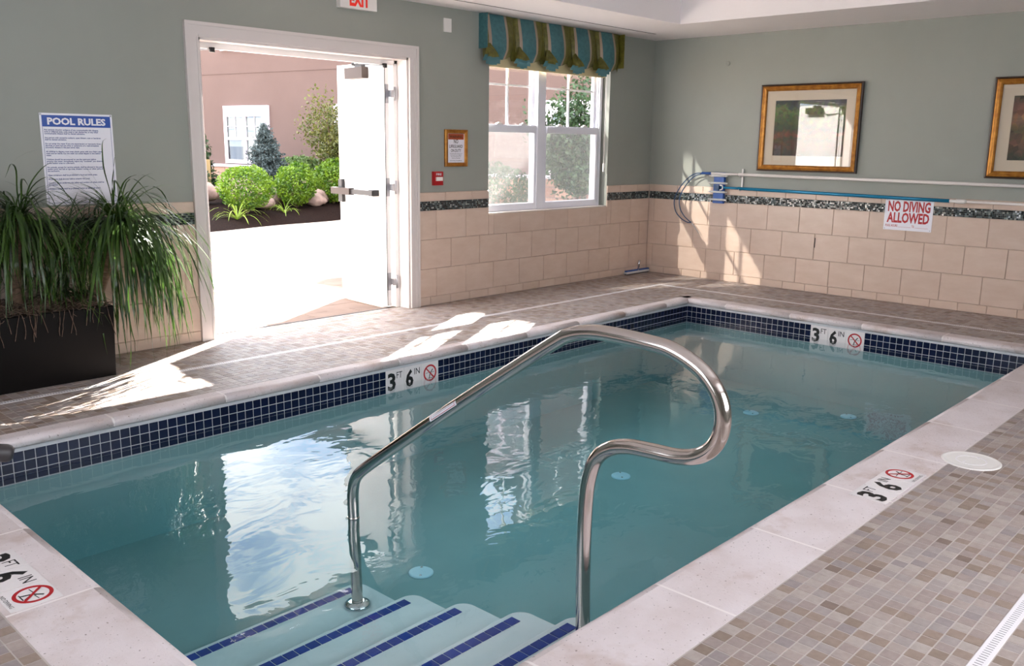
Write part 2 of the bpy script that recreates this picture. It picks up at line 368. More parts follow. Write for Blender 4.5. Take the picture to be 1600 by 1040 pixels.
    def rectframe(s, o, ax, w, h, prof, mi=0, mis=None):
        """mitred frame: prof = [(inset, depth)...] swept round a w x h rectangle, o = lower-left corner"""
        o = Vector(o); b = len(s.v)
        for ins, d in prof:
            for a, c in ((ins, ins), (w-ins, ins), (w-ins, h-ins), (ins, h-ins)): s.v.append(tuple(o+ax[0]*a+ax[1]*c+ax[2]*d))
        for i in range(len(prof)-1):
            for k in range(4):
                s.f.append((b+i*4+k, b+i*4+(k+1) % 4, b+(i+1)*4+(k+1) % 4, b+(i+1)*4+k)); s.m.append(mis[i] if mis else mi); s.s.append(False)
        return s
    def add(s, verts, faces, mi=0, smooth=False):
        b = len(s.v); s.v += [tuple(v) for v in verts]
        for f in faces: s.f.append(tuple(b+i for i in f)); s.m.append(mi); s.s.append(smooth)
        return s
    def mesh(s, name, mats, off=V(0, 0, 0)):
        me = bpy.data.meshes.new(name); me.from_pydata([(v[0]-off.x, v[1]-off.y, v[2]-off.z) for v in s.v], [], s.f)
        for m in (mats if isinstance(mats, (list, tuple)) else [mats]): me.materials.append(MATS[m])
        me.polygons.foreach_set('material_index', s.m); me.polygons.foreach_set('use_smooth', s.s)
        if s.uv:
            ul = me.uv_layers.new(name='UVMap')
            for fi, uv in s.uv.items():
                for li, c in zip(me.polygons[fi].loop_indices, uv): ul.data[li].uv = c
        me.update(); return me
    def build(s, name, mats, parent=None, label=None, cat=None, group=None, kind=None, base=None, fix=True):
        off = wloc(parent) if parent else (Vector(base) if base else V(0, 0, 0))
        me = s.mesh(name, mats, off)
        if fix and not s.uv:
            bm = bmesh.new(); bm.from_mesh(me); bmesh.ops.recalc_face_normals(bm, faces=bm.faces); bm.to_mesh(me); bm.free()
        o = bpy.data.objects.new(name, me); COL.objects.link(o)
        if parent: o.parent = parent
        else: o.location = off
        WL[o.name] = off.copy()
        return props(o, label, cat, group, kind)
def piece(name, me, loc, parent, mats=None):
    """one more copy of a small shared mesh, as a part of parent"""
    o = bpy.data.objects.new(name, me); COL.objects.link(o); o.parent = parent; o.location = Vector(loc)-wloc(parent); WL[o.name] = Vector(loc)
    return o
def copy_tree(src, loc, label=None):
    r = src.copy(); COL.objects.link(r); r.location = loc; WL[r.name] = Vector(loc)
    if label: r['label'] = label
    for ch in list(src.children):
        c = ch.copy(); COL.objects.link(c); c.parent = r
        for g in list(ch.children):
            d = g.copy(); COL.objects.link(d); d.parent = c
    return r
_tc = {}
def text_geo(s, size, align='CENTER', bold=0.0, xs=1.0, lead=1.0):
    cu = bpy.data.curves.new('t', 'FONT'); cu.body = s; cu.size = size; cu.align_x = align; cu.align_y = 'TOP_BASELINE'
    cu.offset = bold; cu.resolution_u = 2; cu.fill_mode = 'FRONT'; cu.space_line = lead
    ob = bpy.data.objects.new('t', cu); COL.objects.link(ob)
    dg = bpy.context.evaluated_depsgraph_get(); me = bpy.data.meshes.new_from_object(ob.evaluated_get(dg))
    vs_ = [(v.co.x*xs, v.co.y) for v in me.vertices]; fs = [tuple(p.vertices) for p in me.polygons]
    bpy.data.objects.remove(ob); bpy.data.curves.remove(cu); bpy.data.meshes.remove(me)
    return vs_, fs
def put_text(mb, s, size, o, ax, align='CENTER', bold=0.0, xs=1.0, mi=0, d=0.0, lead=1.0):
    vs_, fs = text_geo(s, size, align, bold, xs, lead); o = Vector(o)
    mb.add([o+ax[0]*a+ax[1]*b+ax[2]*d for a, b in vs_], fs, mi)
def fit_text(mb, s, h, w, o, ax, bold=0.0, mi=0, d=0.0, left=False):
    """capital height h, total width w, o = middle (or left) of the base line"""
    vs_, fs = text_geo(s, 1.0, 'LEFT', bold)
    x0 = min(v[0] for v in vs_); x1 = max(v[0] for v in vs_); y0 = 0; y1 = max(v[1] for v in vs_)
    kx = w/(x1-x0); ky = h/(y1-y0); o = Vector(o); sh = 0 if left else -w/2
    mb.add([o+ax[0]*((a-x0)*kx+sh)+ax[1]*(b*ky)+ax[2]*d for a, b in vs_], fs, mi)
def catmull(P, k=8):
    P = [Vector(p) for p in P]; Q = [P[0]*2-P[1]]+P+[P[-1]*2-P[-2]]; out = []
    for i in range(1, len(Q)-2):
        a, b, c, d = Q[i-1:i+3]
        for j in range(k):
            t = j/k; out.append(.5*((2*b)+(c-a)*t+(2*a-5*b+4*c-d)*t*t+(3*b-a-3*c+d)*t**3))
    out.append(P[-1]); return out
def ribbon(mb, path, w, side=None, mi=0):
    """flat leaf blade along path, tapering"""
    P = path; K = len(P); b = len(mb.v)
    for i, p in enumerate(P):
        t = (P[min(i+1, K-1)]-P[max(i-1, 0)]).normalized()
        sd = t.cross(side if side is not None else V(0, 0, 1))
        if sd.length < 1e-4: sd = V(1, 0, 0)
        sd.normalize(); u = i/(K-1); ww = w*(.55+.9*u)*(1-u**3) if u < 1 else .0006
        mb.v.append(tuple(p-sd*ww/2)); mb.v.append(tuple(p+sd*ww/2))
    for i in range(K-1):
        mb.f.append((b+2*i, b+2*i+1, b+2*i+3, b+2*i+2)); mb.m.append(mi); mb.s.append(True)
AXA = (V(1, 0, 0), V(0, 0, 1), V(0, -1, 0))      # things on wall_left: right, up, out of the wall
AXB = (V(0, -1, 0), V(0, 0, 1), V(-1, 0, 0))     # things on wall_right
AXF = (V(1, 0, 0), V(0, 1, 0), V(0, 0, 1))

# ------------------------------------------------------------------ room shell
H = 2.4974
XN, YB = -10.0, -7.2                # the walls behind the camera
DL, DR, DT = -5.30, -3.475, 2.06    # door opening
WL_, WR_, WB_, WT_ = -2.54, -.775, .757, 2.40
PX, PY, PXL, PYR = -1.245, -1.353, -7.37, -4.33   # pool walls
ZT, ZW, ZP = -.068, -.179, -.70
TH = .2
w = MB()
w.box(XN-TH, DL, 0, TH, -.3, 2.9).box(DR, WL_, 0, TH, -.3, 2.9).box(WR_, TH, 0, TH, -.3, 2.9)
w.box(DL, DR, 0, TH, DT, 2.9).box(WL_, WR_, 0, TH, -.3, WB_).box(WL_, WR_, 0, TH, WT_, 2.9)
wall_left = w.build('wall_left', 'sage_paint', label='sage green wall with the open double door and the window', kind='structure')
w = MB().box(0, TH, YB-TH, 0, -.3, 2.9)
wall_right = w.build('wall_right', 'sage_paint', label='sage green wall with the framed pictures and the pool poles', kind='structure')
w = MB(); a0, a1 = -7.1, -4.1
w.box(XN-TH, a0, YB-TH, YB, -.3, 2.9).box(a1, TH, YB-TH, YB, -.3, 2.9).box(a0, a1, YB-TH, YB, -.3, .8).box(a0, a1, YB-TH, YB, 2.3, 2.9)
wall_back = w.build('wall_back', 'sage_paint', label='sage wall behind the viewer on the right', kind='structure')
w = MB(); b0, b1 = -4.4, -2.0
w.box(XN-TH, XN, YB, b0, -.3, 2.9).box(XN-TH, XN, b1, 0, -.3, 2.9).box(XN-TH, XN, b0, b1, -.3, .8).box(XN-TH, XN, b0, b1, 2.3, 2.9)
wall_near = w.build('wall_near', 'sage_paint', label='sage wall behind the viewer on the left', kind='structure')
# ceiling: soffit round a raised tray, with a thin air slot along the window wall
TX0, TX1, TY0, TY1, TZ = -9.05, -.98, -6.25, -.945, 2.74
SY0, SY1, SX1 = -.352, -.334, -.50
c = MB()
c.box(XN, 0, SY1, 0, H, 2.9).box(SX1, 0, SY0, SY1, H, 2.9).box(XN, SX1, SY0, SY1, H+.05, 2.9)
c.box(XN, 0, TY1, SY0, H, 2.9).box(XN, TX0, YB, TY1, H, 2.9).box(TX1, 0, YB, TY1, H, 2.9).box(TX0, TX1, YB, TY0, H, 2.9)
c.box(XN-TH, TH, YB-TH, TH, 2.9, 3.0).box(TX0, TX1, TY0, TY1, TZ, 2.9)
ceiling = c.build('ceiling', 'ceiling_paint', label='white ceiling with a raised tray and thin air slot', kind='structure')
MB().box(XN, SX1, SY0+.001, SY1-.001, H-.001, H+.012).build('air_slot', 'gasket', ceiling)
# floor: screed in grout colour round the pool
CW_A, CW_B, CW_R, CW_L = -1.265, -1.11, -4.617, -7.635     # outer edge of the coping on each side
f = MB()
f.box(XN, 0, CW_A, 0, -.3, -.0012).box(XN, 0, YB, CW_R, -.3, -.0012).box(XN, CW_L, CW_R, CW_A, -.3, -.0012).box(CW_B, 0, CW_R, CW_A, -.3, -.0012)
f.box(DL, DR, 0, .13, -.3, -.0012)
floor = f.build('floor', 'deck_grout', label='pool deck of small beige stone mosaic tiles', kind='structure')

# ------------------------------------------------------------------ wall tiles (each a part of its wall)
ROWS = [(0, .075, .238), (.075, .320, .343), (.320, .573, .343), (.573, .822, .343), (.900, .975, .315)]
OFFA = [-3.017, -3.183, -3.011, -3.183, -3.073]
OFFB = [-1.437, -.773, -.946, -.773, -.381]
G = .0026
def wall_tiles(parent, wall, spans_for_row):
    cache = {}
    for ri, (z0, z1, p) in enumerate(ROWS):
        off = OFFA[ri] if wall == 'A' else OFFB[ri]
        if wall == 'A' and ri in (1, 2, 3): p = .354
        for (s0, s1) in spans_for_row(ri, z0, z1):
            k = math.floor((s0-off)/p); edges = []
            while off+k*p < s1: edges.append((max(s0, off+k*p), min(s1, off+(k+1)*p))); k += 1
            for a, b in edges:
                L = round(b-a, 3)
                if L < .015: continue
                zz1 = z1
                key = (L, z0, zz1)
                if key not in cache:
                    m = MB(); h = L/2-G/2; hz = (zz1-z0)/2-G/2; e = .003
                    if wall == 'A':
                        m.v += [(-h, 0, -hz), (h, 0, -hz), (h, 0, hz), (-h, 0, hz), (-h+e, -.007, -hz+e), (h-e, -.007, -hz+e), (h-e, -.007, hz-e), (-h+e, -.007, hz-e)]
                        fs = [(4, 5, 6, 7), (0, 1, 5, 4), (1, 2, 6, 5), (2, 3, 7, 6), (3, 0, 4, 7)]
                    else:
                        m.v += [(0, h, -hz), (0, -h, -hz), (0, -h, hz), (0, h, hz), (-.007, h-e, -hz+e), (-.007, -h+e, -hz+e), (-.007, -h+e, hz-e), (-.007, h-e, hz-e)]
                        fs = [(4, 5, 6, 7), (0, 1, 5, 4), (1, 2, 6, 5), (2, 3, 7, 6), (3, 0, 4, 7)]
                    for q in fs: m.f.append(q); m.m.append(0); m.s.append(False)
                    cache[key] = m.mesh('wall_tile', 'wall_tile')
                mid = (a+b)/2
                piece('wall_tile', cache[key], (mid, -.005, (z0+zz1)/2) if wall == 'A' else (-.005, mid, (z0+zz1)/2), parent)
def spansA(ri, z0, z1):
    out = [(-7.3, DL-.095), (DR+.095, WL_)] if z1 > WB_ else [(-7.3, DL-.095), (DR+.095, -.012)]
    if z1 > WB_: out.append((WR_, -.012))
    return out
def spansB(ri, z0, z1): return [(-5.2, -.012)]
# row under the window is cut at the sill: tiles between the jambs end at WB_
wall_tiles(wall_left, 'A', spansA)
for k in range(12):      # cut tiles below the window sill
    a = -3.183+k*.354; b = a+.354
    a = max(a, WL_); b = min(b, WR_)
    if b-a < .02: continue
    m = MB().box(a+G/2, b-G/2, -.012, -.005, .573+G/2, WB_-.002)
    m.build('wall_tile', 'wall_tile', wall_left)
wall_tiles(wall_right, 'B', spansB)
g = MB()
for a, b in ((-7.3, DL-.09), (DR+.09, WL_), (WR_, 0)): g.box(a, b, -.006, .001, 0, .975)
g.box(WL_, WR_, -.006, .001, 0, WB_-.001)
g.build('tile_grout', 'wall_grout', wall_left)
MB().box(-.006, .001, -5.2, 0, 0, .975).build('tile_grout', 'wall_grout', wall_right)
# glass mosaic band
def mosaic(parent, wall, spans):
    m = MB(); g = MB(); P5 = .0156; rnd = random.Random(3)
    for s0, s1 in spans:
        n = int((s1-s0)/P5)
        if wall == 'A': g.box(s0, s1, -.0085, -.004, .822, .900)
        else: g.box(-.0085, -.004, s0, s1, .822, .900)
        for i in range(n):
            for j in range(5):
                a = s0+i*P5+.001; b = a+P5-.002; z0 = .823+j*P5*.985; z1 = z0+P5-.0022
                mi = rnd.choices(range(6), (6, 5, 5, 3, 5, 1.2))[0]; t1 = rnd.uniform(-.0012, .0012); t2 = rnd.uniform(-.0012, .0012)
                d = -.0125
                if wall == 'A': q = [(a, d+t1, z0), (b, d+t2, z0), (b, d-t1, z1), (a, d-t2, z1)]; e_ = [(x, -.007, z) for x, y, z in q]
                else: q = [(d+t1, b, z0), (d+t2, a, z0), (d-t1, a, z1), (d-t2, b, z1)]; e_ = [(-.007, y, z) for x, y, z in q]
                k = len(m.v); m.v += q+e_
                for ff in ((0, 1, 2, 3), (4, 5, 1, 0), (5, 6, 2, 1), (6, 7, 3, 2), (7, 4, 0, 3)): m.f.append(tuple(k+x for x in ff)); m.m.append(mi); m.s.append(False)
    g.build('mosaic_grout', 'mosaic_grout', parent)
    m.build('mosaic_band', ['mosaic_%d' % i for i in range(6)], parent, label='band of tiny dark glass mosaic squares', kind='stuff', fix=False)
mosaic(wall_left, 'A', [(-7.3, DL-.095), (DR+.095, WL_), (WR_, -.013)])
mosaic(wall_right, 'B', [(-5.2, -.013)])

# ------------------------------------------------------------------ deck tiles: the 300 that show largest are parts, the rest one part
TP = .0495
def proj(p):
    d = Vector(p)-CAM; z = d.dot(fw)
    if z < .2: return None
    return (800+FPX*d.dot(r2)/z, 520-FPX*d.dot(u2)/z, z)
TR_A, TR_B, TR_R, TR_L = -.695, -.728, -5.227, -8.15        # trench drain centre lines
TW = .021
cells = []
def in_trench(x0, x1, y0, y1):
    def ov(a0, a1, b0, b1): return a0 < b1 and b0 < a1
    if ov(x0, x1, TR_L-TW, TR_B+TW):
        if ov(y0, y1, TR_A-TW, TR_A+TW) or ov(y0, y1, TR_R-TW, TR_R+TW): return True
    if ov(y0, y1, TR_R-TW, TR_A+TW):
        if ov(x0, x1, TR_B-TW, TR_B+TW) or ov(x0, x1, TR_L-TW, TR_L+TW): return True
    return False
def deck_block(x0, x1, y0, y1):
    nx = max(1, round((x1-x0)/TP)); ny = max(1, round((y1-y0)/TP)); px = (x1-x0)/nx; py = (y1-y0)/ny
    for i in range(nx):
        for j in range(ny): cells.append((x0+i*px, x0+(i+1)*px, y0+j*py, y0+(j+1)*py))
TL_ = TW+.001
deck_block(-9.2, -.013, TR_A+TL_, -.013)                       # behind the drain, window wall
deck_block(DL+.019, DR-.019, -.012, .124)                       # in the doorway
deck_block(-8.1, TR_B-TL_, CW_A+.004, TR_A-TL_)
deck_block(TR_B+TL_, -.013, -6.2, TR_A-TL_)                    # behind the drain, picture wall
deck_block(CW_B+.004, TR_B-TL_, TR_R+TL_, CW_A)
deck_block(CW_L, CW_B, TR_R+TL_, CW_R-.004)                    # near side
deck_block(-8.1, TR_B-TL_, -6.2, TR_R-TL_)
deck_block(TR_L+TL_, CW_L-.004, TR_R+TL_, CW_A)                # left end
rnd = random.Random(11)
scored = []
for cc in cells:
    p = proj(((cc[0]+cc[1])/2, (cc[2]+cc[3])/2, 0))
    sc_ = 0
    if p and 0 < p[0] < 1600 and 0 < p[1] < 1040: sc_ = 1/p[2]**2*abs((CAM.z)/p[2])
    scored.append((sc_, cc, rnd.choices(range(8), (5, 5, 4, 4, 1.3, .8, 3, 2))[0], rnd.uniform(-.0005, .0006)))
scored.sort(key=lambda q: -q[0])
tile_me = {}
gp = .0011
for k, (sc_, cc, mi, dz) in enumerate(scored[:300]):
    key = (round(cc[1]-cc[0], 4), round(cc[3]-cc[2], 4), mi)
    if key not in tile_me:
        hx = key[0]/2-gp; hy = key[1]/2-gp; ch = .0012; m = MB()
        m.v += [(-hx, -hy, -.006), (hx, -hy, -.006), (hx, hy, -.006), (-hx, hy, -.006), (-hx+ch, -hy+ch, 0), (hx-ch, -hy+ch, 0), (hx-ch, hy-ch, 0), (-hx+ch, hy-ch, 0)]
        for q in ((4, 5, 6, 7), (0, 1, 5, 4), (1, 2, 6, 5), (2, 3, 7, 6), (3, 0, 4, 7)): m.f.append(q); m.m.append(0); m.s.append(False)
        tile_me[key] = m.mesh('deck_tile', 'deck_%d' % mi)
    piece('deck_tile', tile_me[key], ((cc[0]+cc[1])/2, (cc[2]+cc[3])/2, dz), floor)
m = MB()
for sc_, cc, mi, dz in scored[300:]:
    x0, x1, y0, y1 = cc[0]+gp, cc[1]-gp, cc[2]+gp, cc[3]-gp; k = len(m.v); ch = .001
    m.v += [(x0, y0, -.006), (x1, y0, -.006), (x1, y1, -.006), (x0, y1, -.006), (x0+ch, y0+ch, dz), (x1-ch, y0+ch, dz), (x1-ch, y1-ch, dz), (x0+ch, y1-ch, dz)]
    for q in ((4, 5, 6, 7), (0, 1, 5, 4), (1, 2, 6, 5), (2, 3, 7, 6), (3, 0, 4, 7)): m.f.append(tuple(k+i for i in q)); m.m.append(mi); m.s.append(False)
m.build('deck_mosaic', ['deck_%d' % i for i in range(8)], floor, label='field of small beige mosaic tiles', kind='stuff', fix=False)

# trench drain round the pool
td = empty('trench_drain', (TR_B, TR_A, 0), 'narrow white slotted drain strip running round the deck', 'drain')
def drain_run(x0, x1, y0, y1, along):
    m = MB().box(x0, x1, y0, y1, -.006, .0012); m.build('drain_cover', 'drain_white', td)
    s = MB(); n = 0
    if along == 'x':
        ym = (y0+y1)/2; x = x0+.01
        while x < x1-.01: s.box(x, x+.004, ym-.010, ym+.010, .0010, .0016); x += .0145
    else:
        xm = (x0+x1)/2; y = y0+.01
        while y < y1-.01: s.box(xm-.010, xm+.010, y, y+.004, .0010, .0016); y += .0145
    s.build('drain_slots', 'slot_dark', td, kind='stuff', fix=False)
drain_run(TR_L-TW, TR_B+TW, TR_A-TW, TR_A+TW, 'x'); drain_run(TR_L-TW, TR_B+TW, TR_R-TW, TR_R+TW, 'x')
drain_run(TR_B-TW, TR_B+TW, TR_R+TW, TR_A-TW, 'y'); drain_run(TR_L-TW, TR_L+TW, TR_R+TW, TR_A-TW, 'y')

# ------------------------------------------------------------------ pool: coping stones, basin, tiles, steps, water
coping = empty('pool_coping', (PX, PY, 0), 'pale stone coping with rounded nose round the pool', kind='structure')
NOSE = .022; CT = .050
def cop_profile(wd):
    """(inward distance from the outer edge, z) over the stone from outer edge to nose"""
    pts = [(0, -CT), (0, 0), (wd-.035, 0)]
    for k in range(1, 9):
        a = pi/2*k/8*1.0; pts.append((wd-.035+.035*sin(a), -.025+.025*cos(a)))
    pts += [(wd-.004, -.042), (wd-.012, -CT)]
    return pts
def stone(o, inward, along, L, wd, lab=None):
    prof = cop_profile(wd); m = MB(); b = len(m.v); n = len(prof); o = Vector(o)
    for s_ in (.0, L):
        for a, z in prof: m.v.append(tuple(o+inward*a+along*s_+V(0, 0, z)))
    for i in range(n): j = (i+1) % n; m.f.append((i, j, n+j, n+i)); m.m.append(0); m.s.append(2 <= i <= 10)
    m.f.append(tuple(range(n))); m.f.append(tuple(range(n, 2*n))); m.m += [0, 0]; m.s += [False, False]
    m.build('coping_stone', 'coping', coping)
def run(o, inward, along, total, wd, start, pitch=.622):
    s0 = 0.0; nxt = start; o = Vector(o)
    jm = MB()
    while s0 < total-.02:
        s1 = min(nxt, total); stone(o+along*(s0+.0025), inward, along, s1-s0-.005, wd)
        if s1 < total:
            pr = cop_profile(wd); q = [o+along*s1+inward*a+V(0, 0, z+.0004) for a, z in pr]
            for a_, b_ in zip(q[1:-2], q[2:-1]): jm.face([a_-along*.005, b_-along*.005, b_+along*.005, a_+along*.005])
        s0 = s1; nxt += pitch
    jm.build('coping_joints', 'joint_white', coping)
nA, nB, nR, nL = PY-NOSE, PX-NOSE, PYR+NOSE, PXL+NOSE
run((CW_L, CW_A, 0), V(0, -1, 0), V(1, 0, 0), CW_B-CW_L, CW_A-nA, .42)
run((CW_B, CW_A, 0), V(-1, 0, 0), V(0, -1, 0), CW_A-CW_R, CW_B-nB, .5)
run((CW_L+.31, CW_R, 0), V(0, 1, 0), V(1, 0, 0), CW_B-.17-(CW_L+.31), nR-CW_R, -6.098+.622*0-(CW_L+.31)-.622)
run((CW_L, CW_R, 0), V(1, 0, 0), V(0, 1, 0), CW_A-.12-CW_R, nL-CW_L, -3.70-CW_R)
basin = empty('pool_basin', (PX, PY, ZP), 'pale plaster pool basin with navy tile at the water line', kind='structure')
s = MB()
s.box(PXL-.2, PX+.13, PY, PY+.08, ZP-.1, -CT+.001).box(PXL-.2, PX+.13, PYR-.28, PYR, ZP-.1, -CT+.001)
s.box(PX, PX+.13, PYR, PY, ZP-.1, -CT+.001).box(PXL-.26, PXL, PYR, PY, ZP-.1, -CT+.001).box(PXL, PX, PYR, PY, ZP-.1, ZP)
s.build('basin_shell', 'plaster', basin)
# water-line tiles, 2 inch pitch; markers replace nine of them
P2 = .0508; XM0, YM0 = -4.8338, -2.5767
gr = MB(); gr.box(PXL, PX, PY-.004, PY+.001, ZT-3*P2-.004, -CT+.001); gr.box(PX-.004, PX+.001, PYR, PY-.004, ZT-3*P2-.004, -CT+.001)
gr.build('tile_grout', 'pool_grout', basin)
lst = []
kA0 = -math.floor((XM0-PXL)/P2)
for k in range(kA0-1, 80):
    x0 = XM0+k*P2; x1 = x0+P2
    if 0 <= k < 9: continue
    x0 = max(x0, PXL); x1 = min(x1, PX-.006)
    if x1-x0 < .012: continue
    for r_ in range(3): lst.append(('A', x0, x1, r_))
for k in range(-30, 60):
    y1 = YM0-k*P2; y0 = y1-P2
    if 0 <= k < 9: continue
    y1 = min(y1, PY-.006); y0 = max(y0, PYR)
    if y1-y0 < .012: continue
    for r_ in range(3): lst.append(('B', y0, y1, r_))
def tscore(q):
    p = proj(((q[1]+q[2])/2, PY, -.1)) if q[0] == 'A' else proj((PX, (q[1]+q[2])/2, -.1))
    vis = p and -5 < p[0] < 1605 and p[1] < 1040
    return (1/p[2]**2 if vis else 0)*(1 if q[3] < 2 else .001)
lst.sort(key=lambda q: -tscore(q)); rest = MB(); cache = {}
for idx, (sd, a, b, r_) in enumerate(lst):
    z1 = ZT-r_*P2-.0014; z0 = ZT-(r_+1)*P2+.0014; L = round(b-a, 4); hz = (z1-z0)/2; h = L/2-.0014; e_ = .002
    if sd == 'A': vv = [(-h, 0, -hz), (h, 0, -hz), (h, 0, hz), (-h, 0, hz), (-h+e_, -.004, -hz+e_), (h-e_, -.004, -hz+e_), (h-e_, -.004, hz-e_), (-h+e_, -.004, hz-e_)]; loc = V((a+b)/2, PY-.003, (z0+z1)/2)
    else: vv = [(0, h, -hz), (0, -h, -hz), (0, -h, hz), (0, h, hz), (-.004, h-e_, -hz+e_), (-.004, -h+e_, -hz+e_), (-.004, -h+e_, hz-e_), (-.004, h-e_, hz-e_)]; loc = V(PX-.003, (a+b)/2, (z0+z1)/2)
    fs = [(4, 5, 6, 7), (0, 1, 5, 4), (1, 2, 6, 5), (2, 3, 7, 6), (3, 0, 4, 7)]
    if idx < 300:
        if (sd, L) not in cache: m = MB(); m.add(vv, fs); cache[(sd, L)] = m.mesh('waterline_tile', 'navy_tile')
        piece('waterline_tile', cache[(sd, L)], loc, basin)
    else: rest.add([Vector(v)+loc for v in vv], fs)
rest.build('waterline_tiles', 'navy_tile', basin, kind='stuff', fix=False)
# depth markers
def no_diving(mb, o, ax, r, d, red=1, black=0):
    o = Vector(o)
    mb.ring(o, ax, r*.80, r, d-.0003, d+.0003, 36, red)
    cs = cos(pi/4)
    A_, B_ = (ax[0]*-cs+ax[1]*cs), (ax[0]*cs+ax[1]*cs)
    def st(p, q, w_, mi, dd): # stroke
        p = o+ax[0]*p[0]*r+ax[1]*p[1]*r+ax[2]*dd; q = o+ax[0]*q[0]*r+ax[1]*q[1]*r+ax[2]*dd; t = (q-p).normalized(); sd = ax[2].cross(t)*(w_*r/2)
        mb.face([p-sd, q-sd, q+sd, p+sd], mi)
    st((-.58, .58), (.58, -.58), .16, red, d+.0008)
    st((-.12, -.62), (.02, -.05), .12, black, d+.0004); st((.02, -.05), (.42, .42), .12, black, d+.0004); st((.02, -.05), (.40, -.52), .09, black, d+.0004)
    st((-.66, .02), (-.12, .08), .05, black, d+.0003); st((.2, .02), (.7, .08), .05, black, d+.0003); st((-.3, -.62), (.42, -.62), .06, black, d+.0003); st((-.12, -.62), (.42, -.6), .05, black, d+.0005)
def marker(o, ax, parent, floor_kind, lab):
    """three six inch tiles reading 3 FT 6 IN and the no-diving symbol; o = lower left corner"""
    o = Vector(o); S = .1524; mk = []
    base = None
    for k in range(3):
        c0 = o+ax[0]*(k*S); m = MB(); m.obox(c0+ax[0]*(S/2)+ax[1]*(S/2)+ax[2]*.0022, ax, (S/2-.0008, S/2-.0008, .0022)); t_ = m.build('depth_marker_tile', 'marker_white', parent, label=lab)
        g_ = MB(); d = .0048
        if k < 2:
            fit_text(g_, '36'[k], .112, .066, c0+ax[0]*.048+ax[1]*.020, ax, .035, 0, d)
            fit_text(g_, ('FT', 'IN')[k], .042, .048, c0+ax[0]*.113+ax[1]*.090, ax, .004, 0, d)
        else:
            no_diving(g_, c0+ax[0]*(S/2)+ax[1]*(S/2+(.012 if floor_kind else 0)), ax, .058, d)
            if floor_kind: fit_text(g_, 'NO DIVING', .013, .10, c0+ax[0]*(S/2)+ax[1]*.007, ax, .004, 0, d)
        g_.build('lettering', ['ink_black', 'ink_red'], t_, fix=False)
marker((XM0, PY-.002, ZT-.1524), (V(1, 0, 0), V(0, 0, 1), V(0, -1, 0)), basin, False, 'white tile of the depth marker below the window wall')
marker((PX-.002, YM0, ZT-.1524), (V(0, -1, 0), V(0, 0, 1), V(-1, 0, 0)), basin, False, 'white tile of the depth marker below the picture wall')
marker((-4.895, -4.604, -.0030), (V(1, 0, 0), V(0, 1, 0), V(0, 0, 1)), coping, True, 'white tile of the depth marker set in the near coping')
marker((-7.618, -2.610, -.0030), (V(0, -1, 0), V(1, 0, 0), V(0, 0, 1)), coping, True, 'white tile of the depth marker set in the left coping')
# steps in the near corner
steps = empty('pool_steps', (-6.1, PYR, ZP), 'five pale underwater steps edged with blue tiles in the near pool corner', kind='structure')
SYs = [-3.985, -3.72, -3.41, -3.10, -2.715]; SZ = [-.242, -.325, -.410, -.492, -.582]; SXE = -6.085
prev = PYR
stile = MB().box(-.0225, .0225, -.0215, .0215, 0, .0022).mesh('step_tile', 'step_tile')
for i, (yy, zz) in enumerate(zip(SYs, SZ)):
    m = MB(); nseg = 6; rr = .06
    # tread slab with rounded right front corner and rounded nose
    poly = [(PXL, prev), (SXE, prev), (SXE, yy-rr)]+[(SXE-rr+rr*cos(a*pi/2/nseg), yy-rr+rr*sin(a*pi/2/nseg)) for a in range(1, nseg+1)]+[(PXL, yy)]
    n = len(poly); b = 0; e_ = .012
    def ins(p, d):
        x, y = p
        return (x-d if x > SXE-rr-.001 and x != PXL and y > prev+1e-4 else x, y-d if y > yy-rr-.001 else y)
    L0 = [(x, y, ZP) for x, y in poly]; L1 = [(x, y, zz-e_) for x, y in poly]; L2 = [(*ins(p, e_*.35), zz-e_*.3) for p in poly]; L3 = [(*ins(p, e_), zz) for p in poly]
    m.v = L0+L1+L2+L3
    for l in range(3):
        for k in range(n): j = (k+1) % n; m.f.append((l*n+k, l*n+j, (l+1)*n+j, (l+1)*n+k)); m.m.append(0); m.s.append(False)
    m.f.append(tuple(range(3*n, 4*n))); m.m.append(0); m.s.append(False)
    tr_ = m.build('step_tread', 'step_plaster', steps)
    x = SXE-.10
    while x > PXL+.03:
        piece('nosing_tile', stile, (x, yy-.052, zz+.0003), tr_); x -= .0495
    prev = yy-.02
w = MB().box(PXL-.05, PX+.05, PYR-.05, PY+.05, ZP-.05, ZW)
w.build('pool_water', 'pool_water', None, 'still teal water filling the pool', 'water', kind='stuff')
# main drains and inlets on the pool floor
for k, (x, y, lab) in enumerate([(-5.69, -2.69, 'round pale blue cover on the pool floor beside the handrail foot'), (-3.91, -2.595, 'round pale blue cover on the pool floor inside the handrail loop'), (-2.03, -2.49, 'round pale blue cover on the pool floor just right of the handrail'), (-1.56, -3.09, 'round pale blue cover on the pool floor farthest right')]):
    o = empty('floor_inlet', (x, y, ZP), lab, 'drain cover', 'round covers on the pool floor')
    MB().lathe([(.062, 0), (.062, .006), (.056, .010), (.0, .012)][:3], (x, y, ZP), 28).build('cover', 'drain_blue', o)
    for d_ in (-.03, .03): MB().lathe([(.007, .010), (.006, .0125)], (x+d_, y+d_, ZP), 10).build('screw', 'chrome', o)

